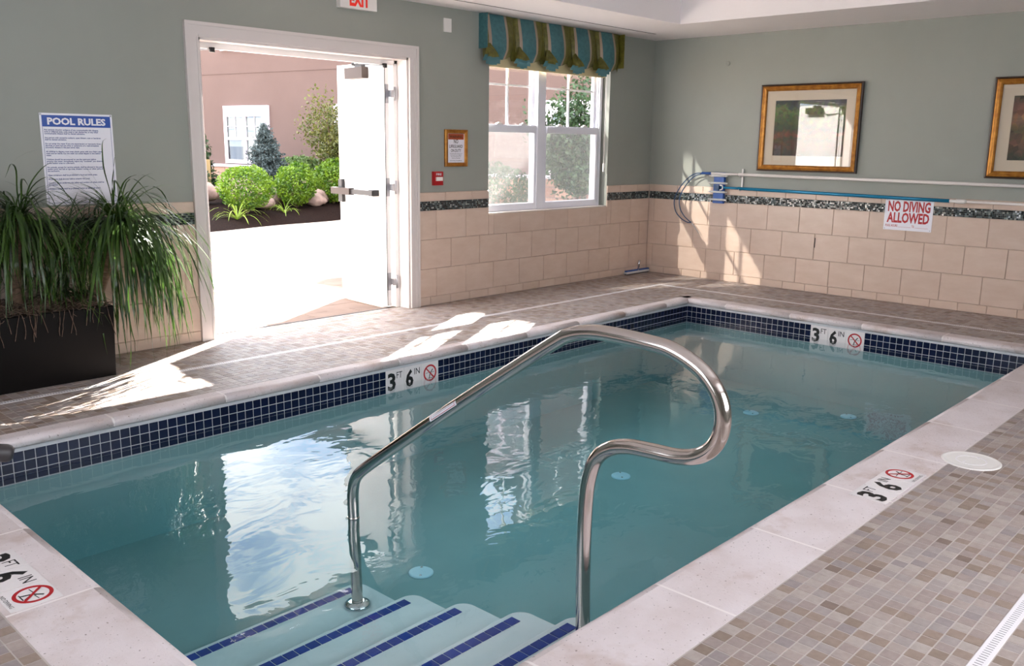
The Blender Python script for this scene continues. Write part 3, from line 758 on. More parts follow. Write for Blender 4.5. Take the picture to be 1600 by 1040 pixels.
# ------------------------------------------------------------------ handrail
XR = -6.23
hr = empty('pool_handrail', (XR, -2.90, SZ[4]), 'bent stainless steel handrail standing on the pool steps', 'handrail')
path2 = [(-2.895, SZ[4]), (-2.888, -.35), (-2.882, -.16), (-2.882, -.07), (-2.905, .005), (-2.975, .07), (-3.20, .231), (-3.477, .424), (-3.75, .609), (-3.985, .766), (-4.05, .802), (-4.13, .822), (-4.22, .827), (-4.36, .823), (-4.44, .812), (-4.53, .772), (-4.588, .71), (-4.605, .64), (-4.588, .572), (-4.54, .525), (-4.47, .503), (-4.38, .497), (-4.29, .489), (-4.22, .465), (-4.17, .42), (-4.143, .35), (-4.132, .25), (-4.13, .05), (-4.135, -.12), (-4.14, SZ[0])]
cp = catmull([(XR, y, z) for y, z in path2], 7)
MB().tube(cp, .0242, 20).build('rail_tube', 'steel', hr)
MB().lathe([(.058, 0), (.060, .006), (.050, .016), (.030, .022)], (XR, -2.895, SZ[4]), 28).build('foot_flange', 'chrome', hr)
MB().lathe([(.058, 0), (.060, .006), (.050, .016), (.030, .022)], (XR, -4.14, SZ[0]), 28).build('foot_flange', 'chrome', hr)
MB().lathe([(.0255, -.004), (.0265, 0), (.0255, .004)], (XR, -2.882, ZW+.002), 20).build('seam_ring', 'steel', hr)
# warning sticker wrapped on the sloping part
a_ = V(XR, -3.405, .374); b_ = V(XR, -3.548, .471); t_ = (b_-a_).normalized(); nx = V(-1, 0, 0); nu = t_.cross(nx).normalized()
if nu.z < 0: nu = -nu
def patch(mb, s0, s1, a0, a1, r, mi):
    for k in range(8):
        p0 = radians(a0+(a1-a0)*k/8); p1 = radians(a0+(a1-a0)*(k+1)/8)
        q = [a_+t_*s0+(nx*cos(p0)+nu*sin(p0))*r, a_+t_*s1+(nx*cos(p0)+nu*sin(p0))*r, a_+t_*s1+(nx*cos(p1)+nu*sin(p1))*r, a_+t_*s0+(nx*cos(p1)+nu*sin(p1))*r]
        mb.face(q, mi, True)
L = (b_-a_).length
q = MB(); patch(q, 0, L, -8, 95, .0247, 0); patch(q, .01, L-.01, 0, 5, .0250, 1)
patch(q, .01, .012, 5, 85, .0250, 1); patch(q, L-.012, L-.01, 5, 85, .0250, 1)
for k in range(5): patch(q, .02, L-.02-.02*(k % 2), 20+k*13, 22.5+k*13, .0250, 2)
q.build('warning_sticker', ['sign_white', 'ink_red', 'stripe_tan'], hr, label='white sticker with red lines', fix=False)

# skimmer lid on the near deck
sk = empty('skimmer_lid', (-4.105, -4.685, 0), 'round white skimmer lid set in the deck beside the coping', 'lid')
MB().lathe([(.125, -.004), (.125, .004), (.118, .0055), (.116, .004), (.10, .0042), (.004, .0042)], (-4.105, -4.685, 0), 40).build('lid_plate', 'plastic_white', sk)
q = MB(); q.ring((-4.105, -4.685, .004), AXF, .060, .066, 0, .0015, 32); q.obox((-4.14, -4.665, .0045), AXF, (.012, .004, .001)); q.obox((-4.05, -4.70, .0045), AXF, (.012, .004, .001))
q.build('lid_ridges', 'drain_white', sk)

# ------------------------------------------------------------------ door: casing, frame, two leaves
t1 = empty('trim_1', (DL, 0, 0), 'white casing and steel frame round the open double door', kind='structure')
CWD = .095
for nm, (xa, xb, za, zb) in dict(l=(DL-CWD, DL, 0, DT), r=(DR, DR+CWD, 0, DT), t=(DL-CWD, DR+CWD, DT, DT+CWD)).items():
    m = MB(); m.box(xa, xb, -.020, 0, za, zb)
    if nm == 'l': m.box(xa, xa+.022, -.028, -.02, za, zb+CWD).box(xb-.012, xb, -.024, -.02, za, zb)
    if nm == 'r': m.box(xb-.022, xb, -.028, -.02, za, zb+CWD).box(xa, xa+.012, -.024, -.02, za, zb).box(xa+.045, xa+.05, -.023, -.02, za, zb)
    if nm == 't': m.box(xa+.022, xb-.022, -.028, -.02, zb-.022, zb).box(xa+CWD, xb-CWD, -.024, -.02, za, za+.012)
    m.build('casing_board', 'white_trim', t1)
m = MB(); m.box(DL-.0, DL+.018, -.004, .12, 0, DT); m.box(DR-.018, DR, -.004, .12, 0, DT); m.box(DL, DR, -.004, .12, DT-.018, DT)
m.build('jamb_lining', 'white_trim', t1)
m = MB(); m.box(DL, DL+.045, .12, .205, 0, DT).box(DR-.045, DR, .12, .205, 0, DT).box(DL, DR, .12, .205, DT-.045, DT)
m.box(DL+.045, DL+.058, .12, .15, 0, DT-.045).box(DR-.058, DR-.045, .12, .15, 0, DT-.045).box(DL+.045, DR-.045, .12, .15, DT-.058, DT-.045)
m.build('door_frame', 'door_paint', t1)
m = MB(); m.box(DL+.045, DL+.049, .150, .158, 0, DT-.045).box(DR-.049, DR-.045, .150, .158, 0, DT-.045); m.build('weather_seal', 'gasket', t1)
MB().box(DL+.018, DR-.018, .126, .142, -.02, .003).build('threshold', 'dark_metal', t1); MB().box(DL+.018, DR-.018, .142, .21, -.03, -.002).build('threshold_sill', 'paver', t1)
def leaf(name, hinge, ang, side, Lw, label):
    """door leaf: hinge = inner edge of the leaf at the hinge, ang = direction it runs in, side = +1 when its room face looks to -x"""
    d = V(cos(ang), sin(ang), 0); n = V(-d.y, d.x, 0)          # left of the direction
    if n.x*side > 0: n = -n                                      # n: towards the room face
    hx, hy = hinge; o = V(hx, hy, 0); tk = .045
    root = empty(name, (hx, hy, 0), label, kind='structure')
    ax = (d, V(0, 0, 1), n)
    z0, z1 = .010, 2.035
    m = MB(); m.obox(o+d*(Lw/2)-n*(tk/2)+V(0, 0, (z0+z1)/2), (d, n, V(0, 0, 1)), (Lw/2, tk/2, (z1-z0)/2)); m.build('door_panel', 'door_paint', root)
    m = MB(); m.obox(o-d*.002-n*.002+V(0, 0, (z0+z1)/2), (d, n, V(0, 0, 1)), (.002, .0025, (z1-z0)/2)); m.build('edge_seal', 'gasket', root)
    for zz in (1.78, 1.02, .22):
        m = MB(); e_ = o-d*.0035-n*(tk/2)+V(0, 0, zz)
        m.obox(e_, (d, n, V(0, 0, 1)), (.002, .016, .075))
        w_ = -n*side*0
        m.obox(e_-d*.020-n*.018, (d, n, V(0, 0, 1)), (.020, .003, .028)); m.obox(e_-d*.038-n*.034, (d, n, V(0, 0, 1)), (.004, .018, .028))
        m.tube([e_-d*.040-n*.052-V(0, 0, .055), e_-d*.040-n*.052+V(0, 0, .055)], .009, 10)
        m.build('hinge', 'hinge_steel', root)
    # panic bar
    zc = .965; a0, a1 = Lw*.16, Lw*1.0
    pb = MB(); pb.obox(o+d*((a0+a1)/2-.02)+n*.052+V(0, 0, zc), (d, n, V(0, 0, 1)), ((a1-a0)/2-.01, .018, .020)); pbo = pb.build('panic_bar', 'dark_metal', root)
    q = MB(); q.obox(o+d*(a1-.13)+n*.058+V(0, 0, zc), (d, n, V(0, 0, 1)), (.15, .026, .028)); q.build('bar_cover', 'closer_bronze', pbo)
    q = MB(); q.prism([(-.032, -.10), (.032, -.10), (.026, .10), (-.026, .10)], o+d*(a1-.055)+V(0, 0, zc), (d, V(0, 0, 1), n), 0, .034); q.build('latch_case', 'dark_metal', pbo)
    q = MB(); q.obox(o+d*(a0+.02)+n*.03+V(0, 0, zc), (d, n, V(0, 0, 1)), (.035, .030, .026)); q.build('bar_end', 'dark_metal', pbo)
    # closer
    cc = o+d*(Lw*.5)+n*.036+V(0, 0, 1.955)
    cl_ = MB().obox(cc, (d, n, V(0, 0, 1)), (.135, .032, .045)); clo = cl_.build('door_closer', 'closer_bronze', root)
    q = MB(); q.obox(cc+d*(-.06)+V(0, 0, .055), (d, n, V(0, 0, 1)), (.05, .02, .008)); p0 = cc+V(0, 0, .055)
    q.tube([p0, p0+V(0, 0, .03)], .018, 12); p1 = p0+V(0, 0, .022); p2 = p1+d*.02+n*.16
    q.build('closer_spindle', 'dark_metal', clo)
    head = V(DR-.16 if side > 0 else DL+.16, .10, DT-.062)
    elbow = (p1+head)/2-d*.16*0+n*.10+d*.10
    q = MB(); q.bar(p1, elbow, .024, .007); q.bar(elbow, head, .022, .007); q.tube([elbow-V(0, 0, .012), elbow+V(0, 0, .012)], .014, 10); q.tube([head-V(0, 0, .02), head+V(0, 0, .012)], .02, 10)
    q.build('closer_arm', 'dark_metal', clo)
    # bottom corner stop
    q = MB().obox(o+d*(Lw-.02)-n*(tk/2)+V(0, 0, .016), (d, n, V(0, 0, 1)), (.012, tk/2+.004, .014)); q.build('corner_guard', 'hinge_steel', root)
    return root
leaf('door_1', (-3.592, .165), math.atan2(.715, .055), 1, .72, 'white door leaf with dark panic bar, swung out at the right jamb')
leaf('door_2', (-5.235, .20), math.atan2(.75, -.10), -1, .80, 'white door leaf swung fully out behind the left jamb')

# ------------------------------------------------------------------ window_1: twin double-hung with muntins, screens
wn = empty('window_1', (-1.69, .1, WB_), 'white twin double-hung window looking on to the courtyard', kind='structure')
FX0, FX1, FZ0, FZ1, FY = -2.555, -.80, WB_+.012, 2.36, .10
m = MB(); m.rectframe((FX0, FY-.02, FZ0), AXA, FX1-FX0, FZ1-FZ0, [(0, -.10), (0, .0), (.035, .0), (.035, -.02), (.045, -.02), (.045, -.10)])
m.build('window_frame', 'vinyl', wn)
MXC = -1.745
MB().box(MXC-.055, MXC+.055, FY-.028, FY+.08, FZ0, FZ1).build('mullion', 'vinyl', wn)
MB().box(WL_, WR_, .0, FY+.1, WB_-.006, WB_+.010).build('window_sill', 'white_trim', wn)
MB().box(FX1-.001, WR_, .11, .15, WB_, WT_).box(WL_-.0, FX0+.01, .11, .15, WB_, WT_).box(WL_, WR_, .11, .15, FZ1-.001, WT_).build('window_packing', 'vinyl', wn)
MR0, MR1 = 1.505, 1.565
for a, b in ((FX0+.045, MXC-.055), (MXC+.055, FX1-.045)):
    # lower sash (room side), upper sash behind it
    lo = MB(); lo.rectframe((a, FY, FZ0+.03), AXA, b-a, MR1-FZ0-.03, [(0, -.02), (0, .018), (.030, .018), (.036, .010), (.036, -.02)])
    lo.box(a+.03, b-.03, FY-.030, FY+.0, MR0-.01, MR1-.01)
    sa = lo.build('lower_sash', 'vinyl', wn)
    MB().face([(a+.034, FY+.004, FZ0+.062), (b-.034, FY+.004, FZ0+.062), (b-.034, FY+.004, MR1-.034), (a+.034, FY+.004, MR1-.034)]).build('pane', 'window_glass', sa, fix=False)
    for fx in (.27, .73):
        q = MB(); q.box(a+(b-a)*fx-.035, a+(b-a)*fx+.035, FY-.026, FY+.0, MR1, MR1+.012).box(a+(b-a)*fx-.012, a+(b-a)*fx+.018, FY-.022, FY-.004, MR1+.012, MR1+.022); q.build('sash_lock', 'plastic_white', sa)
    us = MB(); us.rectframe((a, FY+.045, MR0), AXA, b-a, FZ1-.045-MR0, [(0, -.02), (0, .018), (.034, .018), (.034, -.02)]); ua = us.build('upper_sash', 'vinyl', wn)
    xm = (a+b)/2; zm = 1.925
    q = MB().box(xm-.009, xm+.009, FY+.034, FY+.056, MR1, FZ1-.06); q.build('muntin', 'vinyl', ua)
    q = MB().box(a+.03, b-.03, FY+.036, FY+.054, zm-.009, zm+.009); q.build('muntin', 'vinyl', ua)
    MB().face([(a+.03, FY+.044, MR0+.03), (xm-.007, FY+.044, MR0+.03), (xm-.007, FY+.044, zm-.007), (a+.03, FY+.044, zm-.007)]).build('pane', 'window_glass', ua, fix=False); MB().face([(xm+.007, FY+.044, MR0+.03), (b-.03, FY+.044, MR0+.03), (b-.03, FY+.044, zm-.007), (xm+.007, FY+.044, zm-.007)]).build('pane', 'window_glass', ua, fix=False)
    MB().face([(a+.03, FY+.044, zm+.007), (xm-.007, FY+.044, zm+.007), (xm-.007, FY+.044, FZ1-.07), (a+.03, FY+.044, FZ1-.07)]).build('pane', 'window_glass', ua, fix=False); MB().face([(xm+.007, FY+.044, zm+.007), (b-.03, FY+.044, zm+.007), (b-.03, FY+.044, FZ1-.07), (xm+.007, FY+.044, FZ1-.07)]).build('pane', 'window_glass', ua, fix=False)
    MB().face([(a+.01, FY+.075, FZ0+.04), (b-.01, FY+.075, FZ0+.04), (b-.01, FY+.075, MR1), (a+.01, FY+.075, MR1)]).build('insect_screen', 'screen', wn, label='fine grey insect screen')
# roller shade behind the valance
rs = empty('roller_shade', (-1.66, .03, 2.06), 'half raised cream roller shade inside the window opening', 'shade')
MB().box(WL_+.008, WR_-.07, .028, .031, 2.085, 2.385).build('shade_cloth', 'shade_fabric', rs)
MB().box(WL_+.008, WR_-.07, .022, .037, 2.062, 2.088).build('hem_bar', 'shade_fabric', rs)
MB().tube([(WL_+.006, .03, 2.372), (WR_-.06, .03, 2.372)], .024, 14).build('shade_roller', 'shade_fabric', rs)
q = MB(); q.tube([(WR_-.045, .02, 2.36), (WR_-.045, .02, 1.20)], .0022, 6); q.tube([(WR_-.030, .02, 2.36), (WR_-.034, .02, 1.20)], .0022, 6); q.build('pull_cord', 'plastic_white', rs)
MB().box(WR_-.052, WR_-.030, .010, .024, 1.12, 1.205).build('cord_weight', 'plastic_white', rs)

# balloon valance: five poufs gathered by inverted pleats
va = empty('valance', (-1.68, -.06, 2.10), 'striped teal, tan and olive balloon valance over the window', 'valance')
VX0, VX1, VZT = -2.665, -.70, 2.490
NU = 5; PU = (VX1-VX0)/NU
STR = [(0, .10, 2), (.10, .17, 1), (.17, .60, 0), (.60, .68, 1), (.68, 1.0, 2)]
m = MB(); NV = 14
def vpt(u, v):
    k = min(int(u), NU-1); t = u-k
    bulge = sin(pi*t)**.6
    # the gather hangs just left of every pleat
    zb = 2.115-.012*k*0+.052*(abs(2*t-1)**1.6)-.0
    tail = math.exp(-((t-.0)/.10)**2)+math.exp(-((t-1.0)/.05)**2)
    zb -= .055*tail*(.9)
    z = VZT+(zb-VZT)*v
    y = -.035-.075*bulge*(.35+.65*sin(pi*min(v, .85)/.85*.62))-.03*(1-v)*0
    if v > .8: y += (v-.8)*.20*bulge
    x = VX0+PU*u
    x += -.018*v*v*cos(pi*t)*0+(.5-t)*.05*v*v
    y += .012*sin(9*v+7*k)*tail*v
    return (x, y, z)
cols = []
for k in range(NU):
    for a, b, mi in STR:
        nn = max(2, int((b-a)*18))
        for i in range(nn): cols.append((k+a+(b-a)*i/nn, k+a+(b-a)*(i+1)/nn, mi))
grid = {}
def gv(u, v):
    key = (round(u, 5), v)
    if key not in grid: grid[key] = len(m.v); m.v.append(vpt(u, v/NV))
    return grid[key]
for u0, u1, mi in cols:
    for v in range(NV):
        u1_ = u1-(1e-6 if abs(u1-round(u1)) < 1e-6 else 0)
        m.f.append((gv(u0, v), gv(u0, v+1), gv(u1_, v+1), gv(u1_, v))); m.m.append(mi); m.s.append(True)
m.build('valance_cloth', ['stripe_teal', 'stripe_tan', 'stripe_olive'], va, fix=False)
# pleat folds: fans of gathered cloth with teal lining at each pleat
for k in range(NU):
    q = MB(); x = VX0+PU*k+.03; rn = random.Random(k)
    for i in range(9):
        s_ = (i-4)/4; xb = x+s_*.055; x2 = x+.035+s_*.085; zt = 2.235+rn.uniform(-.015, .015); zb = 2.062+.03*s_*s_+rn.uniform(-.006, .006)
        p0 = V(x+.01+s_*.012, -.072, zt); p1 = V(xb, -.122-.022*(i % 2), (zt+zb)/2-.01); p2 = V(x2, -.085-.018*(i % 2), zb)
        pts = catmull([p0, p1, p2], 4)
        for a_2, b_2, uu in zip(pts[:-1], pts[1:], range(len(pts))):
            wd = .006+.020*uu/len(pts); wd2 = .006+.020*(uu+1)/len(pts); mi = 1 if uu > 4 else 0
            q.face([a_2-V(wd, 0, 0), a_2+V(wd, -.007, 0), b_2+V(wd2, -.007, 0), b_2-V(wd2, 0, 0)], mi, True)
    q.build('gathered_fold', ['stripe_olive', 'lining'], va, fix=False)
    if k > 0:
        q = MB(); q.face([(x-.045, -.062, 2.42), (x-.018, -.052, 2.20), (x-.030, -.075, 2.19)], 0); q.build('pleat_fold', 'stripe_olive', va, fix=False)  # small olive fold of cloth beside the pleat
MB().box(VX0-.006, VX0-.001, -.105, 0, 2.20, VZT).build('side_return', 'stripe_teal', va); MB().box(VX1+.001, VX1+.006, -.105, 0, 2.16, VZT).build('side_return', 'stripe_olive', va)
MB().box(VX0, VX1, -.034, -.001, VZT-.03, VZT+.004).build('mounting_board', 'stripe_teal', va)

# ------------------------------------------------------------------ signs and wall fittings
def board(o, ax, w_, h_, t_, parent, name, mt, rcorner=0):
    MB().obox(Vector(o)+ax[0]*(w_/2)+ax[1]*(h_/2)+ax[2]*(t_/2), ax, (w_/2, h_/2, t_/2)).build(name, mt, parent)
# pool rules
rl = empty('pool_rules_sign', (-6.12, -.003, .985), 'white pool rules sign with blue heading above the planter', 'sign')
RX, RZ, RW, RH = -6.335, .985, .43, .548
board((RX, 0, RZ), AXA, RW, RH, .004, rl, 'sign_plate', 'sign_white')
q = MB(); q.obox((RX+RW/2, -.0045, RZ+RH-.012-.034), AXA, (RW/2-.012, .034, .0005)); hd = q.build('heading_band', 'sign_blue', rl)
q = MB(); fit_text(q, 'POOL RULES', .040, .345, (RX+RW/2, 0, RZ+RH-.066), AXA, .04, 0, .0056); q.build('heading_lettering', 'sign_white', hd, fix=False)
q = MB(); q.rectframe((RX+.012, 0, RZ+.012), AXA, RW-.024, RH-.07, [(0, .0044), (.0022, .0044)]); q.build('border_line', 'sign_text_blue', rl, fix=False)
RULES = ["Any persons showing evidence of any communicable skin disease,\nsore or inflamed eyes, cold, nasal or ear discharges, or any other\ncommunicable disease shall be denied admission.",
 "Any person with excessive sunburn, open blisters, cuts or bandages\nshall be denied admission.",
 "Do not enter the water if you are experiencing or recovering from\ndiarrhea or have had any signs or symptoms of a gastrointestinal\n(stomach) disease in the past seven days.",
 "All children in diapers must wear plastic pants with snug fitting elastic\nwaist and leg bands. Do not wash out soiled diapers in the bathing\nwater.",
 "Children should be encouraged to use the restroom before\nentering the water. Immediately report any \"accidents\" you observe\nin the bathing area to a lifeguard.",
 "No animals, except for service animals, shall be allowed in the pool,\nwading pool, hot tub or spa area, dressing rooms, or other parts of\nthe enclosure.",
 "Glass containers shall be prohibited in food and drink areas.", "All persons shall shower before entering the pool.",
 "Conduct which endangers the safety and comfort of others shall be\nprohibited.", "Outdoor bathing shall be prohibited during an electrical storm."]
q = MB(); z = RZ+RH-.102
for para in RULES:
    put_text(q, para, .0122, (RX+.020, 0, z), AXA, 'LEFT', .0004, .99, 0, .0044, .92); z -= .0118*(para.count('\n')+1)+.0115
q.build('rules_lettering', 'sign_text_blue', rl, fix=False)
for dx_ in (.008, RW-.008):
    MB().lathe([(.006, 0), (.004, .003)], (RX+dx_, -.004, RZ+RH-.008), 10, ax=((1, 0, 0), (0, 0, 1), (0, -1, 0))).build('screw', 'hinge_steel', rl)
# no lifeguard, framed
lg = empty('lifeguard_notice', (-2.947, -.01, 1.19), 'gold framed no lifeguard on duty notice beside the door', 'sign')
LX, LZ, LW, LH = -3.081, 1.190, .267, .314
q = MB(); q.rectframe((LX, 0, LZ), AXA, LW, LH, [(0, 0), (0, .016), (.008, .022), (.018, .018), (.028, .020), (.034, .010), (.034, .004)]); q.build('notice_frame', 'gold', lg)
board((LX+.03, -.001, LZ+.03), AXA, LW-.06, LH-.06, .006, lg, 'notice_sheet', 'sign_white')
q = MB(); cx = LX+LW/2
q.obox((cx, -.0073, LZ+LH-.034-.026), AXA, (LW/2-.042, .024, .0004), 1)
fit_text(q, 'WARNING', .022, .15, (cx, 0, LZ+LH-.071), AXA, .02, 2, .0082)
fit_text(q, 'NO', .034, .052, (cx, 0, LZ+.200-.002), AXA, .012, 0, .0075); fit_text(q, 'LIFEGUARD', .026, .158, (cx, 0, LZ+.160), AXA, .014, 0, .0075); fit_text(q, 'ON DUTY', .026, .122, (cx, 0, LZ+.124), AXA, .014, 0, .0075)
for i, (s_, w_) in enumerate([('CHILDREN UNDER THE AGE OF 14', .145), ('SHOULD NOT USE SWIMMING', .13), ('POOL OR SPA WITHOUT AN', .118), ('ADULT IN ATTENDANCE', .10), ('NO DIVING OR JUMPING', .14)]):
    fit_text(q, s_, .0065, w_, (cx, 0, LZ+.108-.0135*i-(.006 if i == 4 else 0)), AXA, .012, 0, .0075)
q.build('notice_lettering', ['ink_black', 'sign_orange', 'frame_dark'], lg, fix=False)
# no diving allowed
nd = empty('no_diving_sign', (0, -2.837, .668), 'white no diving allowed sign with red letters on the far wall', 'sign')
NY, NZ, NW, NH = -2.626, .668, .424, .282
D0 = .014
MB().obox((-D0, NY-NW/2, NZ+NH/2), AXB, (NW/2, NH/2, .0016)).build('sign_plate', 'sign_white', nd)
q = MB(); cy = NY-NW/2; dd = D0+.0022
fit_text(q, 'NO DIVING', .092, .372, (0, cy-.002, NZ+.172), AXB, .036, 0, dd); fit_text(q, 'ALLOWED', .090, .372, (0, cy, NZ+.072), AXB, .036, 0, dd)
fit_text(q, 'POOL HOURS', .021, .108, (0, NY-.018, NZ+.030), AXB, .016, 0, dd, True); fit_text(q, 'TO', .021, .022, (0, NY-.252, NZ+.030), AXB, .016, 0, dd, True)
for a, b in ((.132, .244), (.28, .395)): q.obox((-dd, NY-(a+b)/2, NZ+.030), AXB, ((b-a)/2, .0009, .0002))
q.build('sign_lettering', 'ink_red', nd, fix=False)
for a in (.012, NW-.012):
    for b in (.012, NH-.012): MB().lathe([(.004, 0), (.003, .002)], (-D0-.0014, NY-a, NZ+b), 8, ax=((0, 1, 0), (0, 0, 1), (-1, 0, 0))).build('screw', 'hinge_steel', nd)
MB().obox((-D0/2, NY-NW/2, NZ+NH/2), AXB, (.02, .02, D0/2)).build('standoff', 'plastic_white', nd)
# exit sign
ex = empty('exit_sign', (-3.99, 0, 2.372), 'white box exit sign with red letters above the door', 'sign')
MB().box(-4.165, -3.822, -.05, 0, 2.372, 2.494).build('sign_box', 'plastic_white', ex)
q = MB(); fit_text(q, 'EXIT', .092, .19, (-3.985, 0, 2.396), AXA, .05, 0, .0506); q.build('exit_lettering', 'exit_red', ex, fix=False)
# sensor plate, fire alarm call point
sp = empty('sensor_plate', (-3.045, 0, 2.30), 'small blank white plate high on the wall near the valance', 'plate')
MB().box(-3.086, -3.004, -.012, 0, 2.300, 2.409).build('cover_plate', 'plastic_white', sp); MB().box(-3.08, -3.01, -.0135, -.012, 2.306, 2.403).build('plate_face', 'plastic_white', sp)
fa = empty('fire_alarm_pull', (-3.17, 0, 1.034), 'small red fire alarm pull station below the lifeguard notice', 'fire alarm')
MB().box(-3.222, -3.118, -.030, 0, 1.034, 1.150).build('alarm_body', 'alarm_red', fa)
q = MB(); q.box(-3.205, -3.135, -.044, -.030, 1.072, 1.104); q.build('pull_handle', 'plastic_white', fa)
MB().box(-3.215, -3.125, -.032, -.030, 1.112, 1.142).build('alarm_cover', 'alarm_red', fa); MB().box(-3.212, -3.128, -.033, -.030, 1.040, 1.062).build('alarm_cover', 'alarm_red', fa)
q = MB(); fit_text(q, 'FIRE', .018, .06, (-3.17, 0, 1.118), AXA, .02, 0, .0325); q.build('alarm_lettering', 'sign_white', fa, fix=False)
# small wall button on the picture wall
def cover(loc, label):
    o = empty('sensor_button', loc, label, 'sensor'); MB().lathe([(.022, 0), (.02, .006), (.012, .009)], loc, 18, ax=((0, 1, 0), (0, 0, 1), (-1, 0, 0))).build('button_cap', 'sage_paint', o)
cover((0, -.90, 2.22), 'small round sage button high on the picture wall')
# expansion slot in the tile
MB().box(-.0135, -.0115, -1.985, -1.977, .44, .535).build('wall_slit', 'gasket', wall_right)

# ------------------------------------------------------------------ framed pictures
def picture(y0, z0, w_, h_, art, label):
    o = empty('framed_picture', (-.03, y0-w_/2, z0), label, 'picture', 'gold framed pictures on the far wall')
    P0 = (0, y0, z0)
    q = MB(); q.rectframe(P0, AXB, w_, h_, [(0, 0), (0, .034), (.012, .036), (.016, .030)]); q.build('outer_edge', 'frame_dark', o)
    q = MB(); q.rectframe(P0, AXB, w_, h_, [(.014, .028), (.018, .036), (.030, .040), (.040, .034), (.046, .035), (.056, .028), (.062, .018), (.062, .008)]); q.build('gold_moulding', 'gold', o)
    q = MB(); b0, b1 = .055, .150
    q.rectframe(P0, AXB, w_, h_, [(b0, .010), (b1, .010), (b1+.003, .0075)]); q.build('mat_board', 'mat_board', o)
    q = MB(); X, Y, Z = AXB; p = Vector(P0)+Z*.0075
    q.face([p+X*b1+Y*b1, p+X*(w_-b1)+Y*b1, p+X*(w_-b1)+Y*(h_-b1), p+X*b1+Y*(h_-b1)], 0, False, [(0, 0), (1, 0), (1, .75), (0, .75)]); q.build('print', art, o, fix=False)
    q = MB(); p = Vector(P0)+Z*.016; q.face([p+X*.06+Y*.06, p+X*(w_-.06)+Y*.06, p+X*(w_-.06)+Y*(h_-.06), p+X*.06+Y*(h_-.06)]); q.build('glass', 'picture_glass', o, fix=False)
picture(-1.310, 1.160, 1.018, .832, 'painting_flowers', 'gold framed picture of flowers by the water, left of the two')
picture(-3.435, 1.160, 1.018, .826, 'painting_village', 'gold framed picture of a hillside village, cut by the right edge')

# ------------------------------------------------------------------ pool tools on the far wall
def hook(y, label):
    o = empty('pole_hanger', (0, y, .985), label, 'hanger', 'white pole hangers on the far wall')
    MB().box(-.022, -.008, y-.008, y+.008, .985, 1.172).build('hanger_strip', 'plastic_white', o)
    for z in (.955, 1.094):
        MB().tube(catmull([(-.010, y+.004, z+.028), (-.03, y+.004, z-.000), (-.058, y+.004, z-.004), (-.080, y+.004, z+.012)], 5), .0035, 8).build('hook', 'plastic_white', o)
hook(-1.156, 'white pole hanger strip near the blue vacuum head'); hook(-4.35, 'white pole hanger strip beyond the no diving sign')
wp = empty('telescopic_pole', (-.058, -.80, 1.116), 'long white pole hung above the blue pole on the far wall', 'pole')
zf = lambda y: 1.117+(y+.82)*(.012/2.94)
MB().tube([(-.058, -.80, zf(-.80)), (-.058, -1.14, zf(-1.14))], .0125, 14).build('inner_tube', 'pole_white', wp)
MB().tube([(-.058, -1.13, zf(-1.13)), (-.058, -5.0, zf(-5.0))], .0155, 14).build('outer_tube', 'pole_white', wp)
bp_ = empty('vacuum_pole', (-.058, -.95, .976), 'blue pole with white end hung below the white pole', 'pole')
zg = lambda y: .977+(y+.95)*(.021/2.23)
MB().tube([(-.058, -.945, zg(-.945)), (-.058, -1.14, zg(-1.14))], .0125, 14).build('inner_tube', 'pole_blue', bp_)
MB().tube([(-.058, -1.135, zg(-1.135)), (-.058, -3.19, zg(-3.19))], .0160, 14).build('outer_tube', 'pole_blue', bp_)
MB().tube([(-.058, -3.185, zg(-3.19)), (-.058, -3.24, zg(-3.19)), (-.058, -3.245, zg(-3.19)), (-.058, -3.31, zg(-3.19)), (-.058, -3.33, zg(-3.19))], [.014, .014, .020, .020, .012], 14).build('cam_lock', 'plastic_white', bp_)
MB().tube([(-.058, -3.32, zg(-3.19)), (-.058, -5.0, .955)], .0115, 12).build('white_end', 'pole_white', bp_)
# leaf rake hoop on the white pole
lk = empty('leaf_rake_hoop', (-.058, -.72, 1.11), 'dark blue bent hoop on the end of the white pole', 'pool tool')
MB().tube([(-.058, -.815, 1.117), (-.058, -.70, 1.116)], .013, 12).build('socket', 'vac_blue', lk)
out_ = [(-.058, -.71, 1.118), (-.055, -.62, 1.108), (-.05, -.525, 1.055), (-.045, -.43, .955), (-.04, -.372, .85), (-.04, -.365, .77), (-.042, -.395, .69), (-.046, -.46, .63), (-.05, -.545, .592), (-.05, -.595, .592)]
inn_ = [(-.058, -.71, 1.112), (-.065, -.625, 1.085), (-.07, -.545, 1.015), (-.075, -.478, .915), (-.078, -.452, .82), (-.076, -.468, .73), (-.07, -.515, .66), (-.06, -.57, .612), (-.05, -.60, .592)]
MB().tube(catmull(out_, 6), .0055, 8).build('hoop_side', 'hose_blue', lk); MB().tube(catmull(inn_, 6), .0055, 8).build('hoop_side', 'hose_blue', lk)
MB().tube(catmull([(-.05, -.585, .60), (-.05, -.63, .555), (-.05, -.69, .49), (-.05, -.70, .478), (-.052, -.68, .51), (-.052, -.61, .585)], 5), .0022, 6).build('wire_tip', 'hinge_steel', lk)
